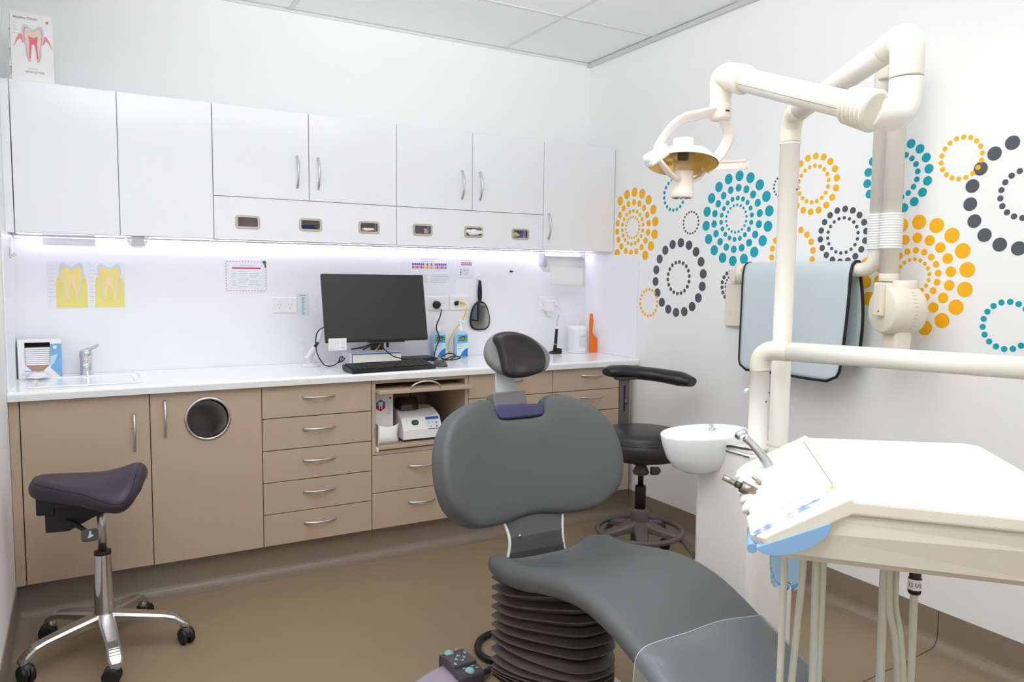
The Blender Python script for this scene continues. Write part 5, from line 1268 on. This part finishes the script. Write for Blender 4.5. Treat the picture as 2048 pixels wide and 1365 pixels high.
    MB().lathe([(.001, -.028), (.0255, -.028), (.0262, -.03), (.0268, -.073), (.0276, -.0735), (.0276, -.09), (.0255, -.094), (.015, -.094), (.001, -.092)], L, (0, 0, 1), 32).build('lamp_column', PINKW, t)
    for k in range(10):
        a = 2*PI*k/10; MB().box(-.0015, .0015, -.004, .004, -.0952, -.0938, 0, Matrix.Translation(L) @ Matrix.Rotation(a, 4, 'Z') @ Matrix.Translation((0, .019, 0))).build('vent_slot', DGREYP, t)
lamp()

# ------------------------------------------------------------------ delivery arm and tray
def delivery():
    a = thing('tray_support_pipe', 'cream horizontal pipe swinging from its post to the instrument tray', 'support pipe', (1.785, -1.765, 1.08))
    P = Vector((1.785, -1.765, 1.145)); Q = Vector((2.055, -2.50, 1.145)); d = (Q-P).normalized()
    MB().tube([(1.785, -1.765, 1.081), P-Z*.045, P-Z*.02+d*.006, P+d*.026-Z*.004, P+d*.05, P+d*.085], .0295, 24, sub=5).build('elbow', CREAM2, a)
    MB().tube([P+d*.083, Q], .0285, 28, smooth_path=False).build('pipe', CREAM, a)
    MB().tube([Q-d*.005, Q+d*.03-Z*.004, Q+d*.05-Z*.03, Q+d*.052-Z*.07, Q+d*.052-Z*.20], .0295, 24, sub=5).build('drop_elbow', CREAM2, a)
    E = Q+d*.052-Z*.215
    MB().tube([E+Z*.02, E-Z*.03], .04, 28, smooth_path=False).build('swivel', CREAM2, a)
    MB().tube([E, Vector((1.72, -2.63, .885))], .026, 20, smooth_path=False).build('link_arm', CREAM, a)
    # tray: local x away from the chair, local y away from the camera
    t = thing('delivery_tray', 'cream instrument tray with sloping control panel at the right', 'instrument tray', (1.346, -2.335, 0), rotz=math.radians(-43))
    zt = .97
    def tx(x): return .274+x*.107
    L = .40
    # top plate with raised lip
    rim = [(0, -tx(0)), (L-.03, -tx(L-.03)), (L, -tx(L)+.03), (L, tx(L)-.03), (L-.03, tx(L-.03)), (0, tx(0))]
    cz = Vector((0, 0, zt-.028))
    MB().prism(rim, (cz, X, Y), .028).build('tray_top', CREAM2, t, .006, 3)
    MB().prism([(.035, -tx(0)+.018), (L-.03, -tx(L-.03)+.02), (L-.018, -tx(L)+.04), (L-.018, tx(L)-.04), (L-.03, tx(L-.03)-.02), (.035, tx(0)-.018)], (Vector((0, 0, zt-.002)), X, Y), .0035).build('tray_mat', TRAYW, t, .0015)
    # sloping panel
    pd, pw = .156, .09
    sl = Vector((-pd, 0, -pw)); ln = sl.length; ax = -sl.normalized(); nn = ax.cross(Y)
    O = Vector((-pd, 0, zt-pw))
    pl = [(0, -.235), (.02, -.278), (ln+.012, -.276), (ln+.012, .276), (.02, .278), (0, .25)]
    # finger notches on the lower edge
    ed = []
    for k in range(5):
        y0 = .16-k*.066; ed += [(.0, y0+.02), (.008, y0+.014), (.008, y0-.014), (.0, y0-.02)]
    pl = [(0, -.235), (.02, -.278), (ln+.012, -.276), (ln+.012, .276), (.02, .278), (0, .25)]+ed
    MB().prism(pl, (O-nn*.03, ax, Y), .03).build('control_panel', CREAM2, t, .005, 3)
    MB().prism([(.05, -.17), (ln-.004, -.17), (ln-.004, .22), (.05, .22)], (O, ax, Y), .0025).build('panel_cover', TRAYW, t, .001)
    MB().tube([O+ax*(ln-.004)+Y*(-.17)+nn*.002, O+ax*(ln-.004)+Y*.22+nn*.002], .0009, 5).build('panel_seam', mt('seam_brown', (150, 130, 110), .5), t)
    MB().prism([(ln-.022, -.196), (ln-.004, -.196), (ln-.004, -.178), (ln-.022, -.178)], (O, ax, Y), .001).build('warning_label', mt('label_yellowgrey', (214, 200, 170), .5), t)
    MB().prism([(ln-.011, -.186), (ln-.004, -.186), (ln-.004, -.178), (ln-.011, -.178)], (O+nn*.001, ax, Y), .0004).build('warning_mark', YELLOW, t)
    # holder ridges
    for k in range(5):
        y = .19-k*.066
        rg = []
        for u, w, h in ((-.004, .017, .004), (.01, .018, .012), (.04, .014, .009), (.068, .006, .002)):
            rg.append([O+ax*u+Y*(y+c)+nn*q for c, q in ((-w, -.004), (-w*.7, h*.8), (0, h), (w*.7, h*.8), (w, -.004))])
        MB().loft(rg, True, True, True).build('holder_ridge', TRAYW, t)
    # printed keys
    kb = mt('key_blue', (150, 170, 236), .4); kl = mt('key_pale', (214, 222, 244), .4)
    for u, y, mat in ((.012, -.236, kb), (.032, -.232, kb), (.012, -.25, kb), (.032, -.246, kb), (.077, -.222, kl), (.105, -.217, kb), (.128, -.214, kb), (.105, -.231, kb)):
        big = u > .06
        rx, ry = (.012, .0062) if big else (.009, .0062)
        MB().prism([(u+.004+rx*math.cos(q), y+ry*math.sin(q)) for q in [2*PI*k/18 for k in range(18)]], (O, ax, Y), .0008).build('key', mat, t)
        MB().prism([(u+.001, y-.0015), (u+.008, y-.0015), (u+.008, y+.0015), (u+.001, y+.0015)], (O+nn*.0008, ax, Y), .0003).build('key_symbol', mt('key_dark', (96, 120, 210), .4), t)
    m = MB()
    for k in range(5): m.prism([(.1+k*.011, -.244), (.103+k*.011, -.244), (.103+k*.011, -.239), (.1+k*.011, -.239)], (O, ax, Y), .0006)
    for k in range(4): m.prism([(.072, -.23-k*.007), (.088, -.23-k*.007), (.088, -.2275-k*.007), (.072, -.2275-k*.007)], (O, ax, Y), .0006)
    m.build('panel_print', INKL, t)
    # underside body
    rg = []
    for z, ins in ((zt-.028, .012), (zt-.06, .02), (zt-.115, .045), (zt-.132, .075)):
        xl = -.02 if z > zt-.05 else (-.075 if z > zt-.12 else -.06)
        rg.append([Vector(p) for p in ((xl, -tx(0)+ins, z), (L-ins, -tx(L)+ins, z), (L-ins, tx(L)-ins, z), (xl, tx(0)-ins, z))])
    rg[1] = [Vector(p) for p in ((-.11, -tx(0)+.018, zt-.07), (L-.02, -tx(L)+.018, zt-.06), (L-.02, tx(L)-.02, zt-.06), (-.11, tx(0)-.02, zt-.07))]
    rg[2] = [Vector(p) for p in ((-.135, -tx(0)+.03, zt-.115), (L-.045, -tx(L)+.04, zt-.12), (L-.045, tx(L)-.045, zt-.12), (-.135, tx(0)-.045, zt-.115))]
    rg[3] = [Vector(p) for p in ((-.115, -tx(0)+.05, zt-.132), (L-.07, -tx(L)+.07, zt-.137), (L-.07, tx(L)-.075, zt-.137), (-.115, tx(0)-.075, zt-.132))]
    MB().loft(rg, True, True, False).build('underbody', IVORY, t, .015, 4)
    # blue handle under the near edge of the panel
    bl = []
    for k in range(15):
        q = PI*k/14; bl.append((-.062-.078*math.cos(q), -.052*math.sin(q)))
    bl = [(p[0], p[1]) for p in bl]
    ca, sa = math.cos(math.radians(24)), math.sin(math.radians(24))
    bl = [(-.085+(p[0]+.062)*.86*ca-p[1]*sa*.5, zt-.071+(p[0]+.062)*.86*sa+p[1]*ca*.62) for p in bl]
    MB().prism(bl, (Vector((0, -.262, 0)), X, Z), .018).build('handle_shield', BLUEP, t, .004, 2)
    MB().tube([(-.145, -.15, zt-.108), (-.152, -.255, zt-.110)], .009, 14).build('handle_knob', BLUEP, t)
    MB().box(.10, .17, -.20, -.10, zt-.148, zt-.134, .002).build('connector_block', CREAM2, t)
    return t
TRAY = delivery()

def instruments():
    M = Matrix.Translation((1.346, -2.335, 0)) @ Matrix.Rotation(math.radians(-43), 4, 'Z')
    zt = .97; pd, pw = .156, .09; O = Vector((-pd, 0, zt-pw)); ax = Vector((pd, 0, pw)).normalized(); nn = ax.cross(Y)
    loc = lambda u, y, h: M @ (O+ax*u+Y*y+nn*h)
    t = thing('contra_angle_handpiece', 'silver angled dental handpiece resting on the control panel', 'handpiece', loc(0, .15, .01))
    hdir = M.to_3x3() @ (ax*-.9+nn*.25+Y*-.35)
    p = [loc(.082, .145, -.012), loc(.080, .148, .014), loc(.076, .152, .042), loc(.070, .157, .066), loc(.064, .16, .083)]
    MB().tube(p, [.0118, .0115, .0098, .0088, .009], 18).build('handle', STEEL, t)
    hd = loc(.060, .162, .092)
    MB().lathe([(.001, -.013), (.0085, -.013), (.0108, -.008), (.0108, .008), (.008, .013), (.001, .014)], hd, hdir, 20).build('head', CHROME, t)
    MB().lathe([(.001, .0145), (.0038, .0145), (.0038, .0165), (.001, .0165)], hd, hdir, 12).build('bur_hole', DGREYP, t)
    MB().ball(loc(.074, .164, .100), .0045).build('push_button', CHROME, t)
    t = thing('motor_handpiece', 'dull metal micromotor with exposed tip in the second holder', 'handpiece', loc(0, .02, .01))
    B = lambda k: loc(.03-.041*k, -.008, .004+.0575*k)
    MB().tube([B(-.1), B(.42)], .0125, 18).build('motor_body', mt('motor_metal', (150, 136, 128), .3, .9), t)
    MB().tube([B(.42), B(.58)], .0075, 14).build('coupling', mt('motor_dark', (96, 90, 86), .3, .9), t)
    MB().tube([B(.58), B(1.0)], .0062, 14).build('spindle', mt('motor_tip', (176, 164, 156), .25, .9), t)
    MB().tube([loc(.05, .045, .002), loc(.042, .047, .022)], .0045, 10).build('nozzle', mt('motor_nozzle', (196, 180, 172), .3, .8), t)
    # hoses hanging under the tray
    def hose(name, pts, r, label):
        tag(MB().tube(pts, r, 10, sub=7).build(name, HOSE), label, 'hose', 'pale hoses hanging under the tray')
    zb = .852
    A = [((1.229, -2.352), (1.205, -2.372)), ((1.266, -2.367), (1.234, -2.378)), ((1.287, -2.382), (1.272, -2.398)), ((1.300, -2.388), (1.282, -2.402))]
    Bp = [((1.398, -2.458), (1.400, -2.460)), ((1.402, -2.468), (1.432, -2.478)), ((1.422, -2.468), (1.436, -2.488)), ((1.448, -2.492), (1.442, -2.498))]
    labs = ['leftmost pale hose hanging under the tray, in front of the bottle', 'slanting pale hose leaning left under the tray, behind its neighbours', 'pale hose under the tray, left of a touching pair', 'pale hose under the tray, right of a touching pair']
    labr = ['straight pale hose under the middle of the tray', 'pale hose bending right under the middle of the tray', 'slim pale hose crossing toward the black connector', 'pale hose hanging from the black connector under the tray']
    for k in range(4):
        (a0, a1), (b0, b1) = A[k], Bp[k]
        r = (.0072, .0072, .0082, .0078)[k]
        hose('instrument_hose', [(a0[0], a0[1], zb), (a0[0], a0[1], .76), ((a0[0]+a1[0])/2, (a0[1]+a1[1])/2, .66), (a1[0], a1[1], .55), (a1[0]-.004, a1[1], .49), (a1[0]+.008, a1[1]-.004, .462), (a1[0]+.024, a1[1]-.008, .468+.004*k)], r, labs[k])
        hose('instrument_hose', [(b0[0], b0[1], zb-(.12 if k == 3 else 0)), (b0[0], b0[1], .71), ((b0[0]+b1[0])/2, (b0[1]+b1[1])/2, .64), (b1[0], b1[1], .54), (b1[0], b1[1], .49), (b1[0]-.006, b1[1]+.003, .462), (b1[0]-.02, b1[1]+.006, .468+.004*k)], (.0085, .0072, .0072, .0076)[k], labr[k])
    c = thing('hose_connector', 'black hose connector with a white printed tag under the tray', 'connector', (1.448, -2.492, .725))
    MB().lathe([(.011, .0), (.0125, .004), (.0125, .03), (.011, .034), (.0105, .115)], (1.448, -2.492, .725), (0, 0, 1), 20).build('sleeve', BLACKP, c)
    tg = MB().lathe([(.0131, .010), (.0131, .032)], (1.448, -2.492, .725), (0, 0, 1), 24, caps=False).build('white_tag', PAPER, c)
    cd = (Vector((0, -3.38, 0))-Vector((1.448, -2.492, 0))); cd.z = 0; cd.normalize(); rt = Z.cross(cd)
    text_mb('12 US', .0125, (Vector((1.448, -2.492, .7425))+cd*.0134, rt, Z), align='CENTER', sx=.8).build('lettering', BLACKP, tg)
    # blue water bottle
    b = thing('water_bottle', 'blue clear plastic bottle hanging under the tray', 'bottle', (1.36, -2.25, .67))
    n = 40; rg = []
    for z, r, pet in ((.845, .014, 0), (.82, .014, 0), (.80, .026, 0), (.775, .036, 0), (.73, .037, 0), (.705, .035, .05), (.685, .031, .16), (.672, .024, .3), (.671, .014, .4), (.678, .004, 0)):
        rg.append([Vector((1.358+r*(1+pet*.5*math.cos(5*2*PI*i/n))*math.cos(2*PI*i/n), -2.25+r*(1+pet*.5*math.cos(5*2*PI*i/n))*math.sin(2*PI*i/n), z-(.006*math.cos(5*2*PI*i/n) if pet > .1 else 0))) for i in range(n)])
    MB().loft(rg, True, True, True).build('bottle_body', BOTTLEB, b)
    MB().lathe([(.017, .80), (.018, .802), (.018, .838), (.016, .84)], (1.358, -2.25, 0), (0, 0, 1), 24).build('bottle_cap', DGREYP, b)
instruments()

# ------------------------------------------------------------------ x-ray arm, apron, wall box
def xray():
    t = thing('xray_machine', 'folded cream x-ray machine with drum shaped head on the right wall', 'x-ray machine', (2.62, -1.58, 1.1))
    xa, ya = 2.645, -1.532; xb, yb = 2.605, -1.617
    MB().lathe([(.0285, 1.48), (.0285, 2.055), (.034, 2.058), (.034, 2.15), (.028, 2.158), (.001, 2.16)], (xa, ya, 0), (0, 0, 1), 28).build('rear_tube', CREAM, t)
    MB().lathe([(.033, 1.38), (.033, 2.10), (.036, 2.102), (.036, 2.16), (.03, 2.168), (.001, 2.17)], (xb, yb, 0), (0, 0, 1), 28).build('front_tube', CREAM, t)
    MB().box(xb-.01, xa+.01, yb, ya, 2.10, 2.15, .01).build('top_joint', CREAM2, t)
    ribbed((xa, ya, 1.475), (xa, ya, 1.61), .0345, .0345, 14, .0025).build('rubber_sleeve', WHITEP, t)
    ribbed((xb, yb, 1.475), (xb, yb, 1.605), .041, .041, 14, .0025).build('rubber_sleeve', WHITEP, t)
    MB().lathe([(.034, 1.355), (.035, 1.357), (.035, 1.382), (.034, 1.384)], (xb, yb, 0), (0, 0, 1), 28).build('tube_collar', CREAM2, t)
    MB().tube([(xa, ya, 1.50), (xa, ya, 1.455), (xa, ya+.008, 1.425), (xa, ya+.035, 1.404), (xa, ya+.07, 1.40), (xa, ya+.11, 1.40)], .0275, 24, sub=5).build('elbow', CREAM, t)
    MB().tube([(xa, ya+.10, 1.40), (xa, -.86, 1.40)], .0265, 24, smooth_path=False).build('extension_arm', CREAM, t)
    MB().tube([(xa, -.86, 1.34), (xa, -.86, 1.43)], .032, 20, smooth_path=False).build('wall_pivot', CREAM2, t)
    # fork and head
    F = Vector((xb, yb, 1.356))
    fk = MB().tube([F, (xb, yb, 1.33), (xb-.03, yb-.012, 1.31), (xb-.055, yb-.022, 1.28), (xb-.062, yb-.026, 1.23)], [.034, .033, .03, .02, .016], 18, ry=.03).build('fork', IVORY, t)
    c = Vector((2.595, -1.672, 1.252)); ad = Vector((-.93, .37, 0)).normalized()
    MB().lathe([(.001, -.062), (.07, -.062), (.083, -.054), (.09, -.035), (.09, .05), (.084, .066), (.078, .07), (.001, .07)], c, ad, 48).build('drum_head', IVORY, t)
    MB().lathe([(.042, .06), (.042, .104), (.038, .108), (.001, .108)], c+Vector((.015, -.01, 0)), (0, 0, 1), 32).build('top_cap', IVORY, t)
    bar = MB(); up = Z
    sd = ad.cross(Z).normalized()
    bar.prism(rrect(-.024, .024, -.02, .115, .014), (c+ad*.088, -sd if False else sd, Z), .001) if False else None
    Mb = Matrix((sd, Z, ad)).transposed().to_4x4(); Mb.translation = c+ad*.07
    bar.box(-.022, .022, -.022, .10, .0, .022, .006, Mb); bar.build('yoke_bar', IVORY, t)
    MB().ball((Mb @ Vector((-.016, -.004, .0225))), .003).build('screw', DGREYP, t)
    # degree marks on the drum
    m = MB(); toc = (Vector((0, -3.38, 1.25))-c); toc -= ad*toc.dot(ad); toc.normalize(); q2 = ad.cross(toc)
    for k in range(-5, 6):
        a = k*.16; n_ = toc*math.cos(a)+q2*math.sin(a); pnt = c+n_*.0903-ad*.005
        w = ad*(.006 if k % 2 else .009); h = (q2*math.cos(a)-toc*math.sin(a))*.0007
        m.add([pnt-w-h, pnt+w-h, pnt+w+h, pnt-w+h], [(0, 1, 2, 3)])
    m.build('degree_marks', MGREYP, t)
    rg = []
    cd = Vector((-.05, .0, -1)).normalized()
    for h, w in ((.06, .04), (.10, .042), (.16, .039), (.20, .037)): rg.append([c+cd*h+sd*p[0]+ad*p[1] for p in rrect(-w, w, -w*.8, w*.8, .012)])
    MB().loft(rg, True, True, False).build('beam_cone', IVORY, t)
    wb = thing('xray_wall_box', 'cream wall box half hidden behind the apron', 'wall box', (2.72, -.85, 1.13))
    MB().box(2.712, 2.7395, -1.02, -.695, 1.135, 1.34, .004).build('box_body', IVORY, wb); MB().box(2.69, 2.7395, -.95, -.735, 1.345, 1.41, .005).build('arm_mount', IVORY, wb)
    MB().box(2.68, 2.72, -.90, -.82, 1.36, 1.42, .005).build('pivot_bracket', IVORY, wb)
    MB().box(2.7105, 2.713, -.74, -.72, 1.19, 1.20, .001).build('catch', CREAM2, wb)
xray()

def apron():
    t = thing('lead_apron', 'pale blue protective apron with black binding hung over the x-ray arm', 'apron', (2.62, -1.19, .96))
    cx, cz, r = 2.645, 1.40, .034
    ny = 24
    def pt(u, v):
        """u 0..1 across (left = far), v 0..1 from front hem over the tube to back hem"""
        yl, yr = -.905, -1.455
        Lf, La, Lb = .445, PI*r, .38; s = v*(Lf+La+Lb)
        wave = .010*math.sin(9*u+1)*max(0, 1-s/Lf)*(1 if s < Lf else 0)
        if s < Lf:
            k = 1-s/Lf; y = yl+(yr-yl)*u+(-.012*k*(1-u))+(.03*k*k*u)
            zb = cz-(Lf-s)
            crn = 0
            return Vector((cx-r-.004-.012*k-wave, y, zb))
        if s < Lf+La:
            a = (s-Lf)/r; return Vector((cx-r*math.cos(a), yl+(yr-yl)*u, cz+r*math.sin(a)))
        k = (s-Lf-La)/Lb; y = yl+(yr-yl)*u-.016*math.sin(PI*min(1, k*1.1))*u*u+.012*u*(1-k)
        return Vector((cx+r+.004*k, y, cz-(s-Lf-La)))
    nv = 46; G_ = []
    for j in range(nv+1):
        v = j/nv; G_.append([pt(i/ny, v) for i in range(ny+1)])
    # round the lower corners of the front flap
    def rc(p, u, v):
        s = v*(.445+PI*.034+.38); R = .05
        if s < R:
            k = R-math.sqrt(max(0, R*R-(R-s)**2)); w = .55; uu = u
            ins = k/w; return ins
        return 0
    for j in range(nv+1):
        ins = rc(None, 0, j/nv)
        if ins: G_[j] = [pt(ins+(1-2*ins)*i/ny, j/nv) for i in range(ny+1)]
    m = MB(); m.loft(G_, False, False, True); o = m.build('cloth', APRON, t)
    md = o.modifiers.new('solid', 'SOLIDIFY'); md.thickness = .005; md.offset = 0
    left = [g[0] for g in G_]; right = [g[-1] for g in G_]
    loop = list(reversed(left))+G_[0][1:-1]+right
    MB().tube(loop, .0062, 8, smooth_path=False).build('binding', BLACKP, t)
    MB().tube(G_[-1], .006, 8, smooth_path=False).build('binding', BLACKP, t)
apron()
def sprinkler():
    t = thing('ceiling_sprinkler', 'small sprinkler head hanging from the ceiling', 'sprinkler', (1.45, -.39, ZC-.035))
    x, y = 1.45, -.39
    MB().lathe([(.028, .0), (.03, -.003), (.014, -.008)], (x, y, ZC+.002), (0, 0, 1), 20).build('rose', WHITEP, t)
    MB().lathe([(.008, -.005), (.008, -.02), (.005, -.022)], (x, y, ZC), (0, 0, 1), 14).build('nozzle', STEEL, t)
    MB().tube([(x, y, ZC-.02), (x, y, ZC-.038)], .003, 8).build('glass_bulb', INKR, t)
    for s in (-1, 1): MB().tube([(x+s*.006, y, ZC-.02), (x+s*.010, y, ZC-.03), (x+s*.003, y, ZC-.042)], .0018, 6).build('frame_arm', STEEL, t)
    MB().lathe([(.013, -.042), (.014, -.044), (.001, -.045)], (x, y, ZC), (0, 0, 1), 16).build('deflector', STEEL, t)
sprinkler()
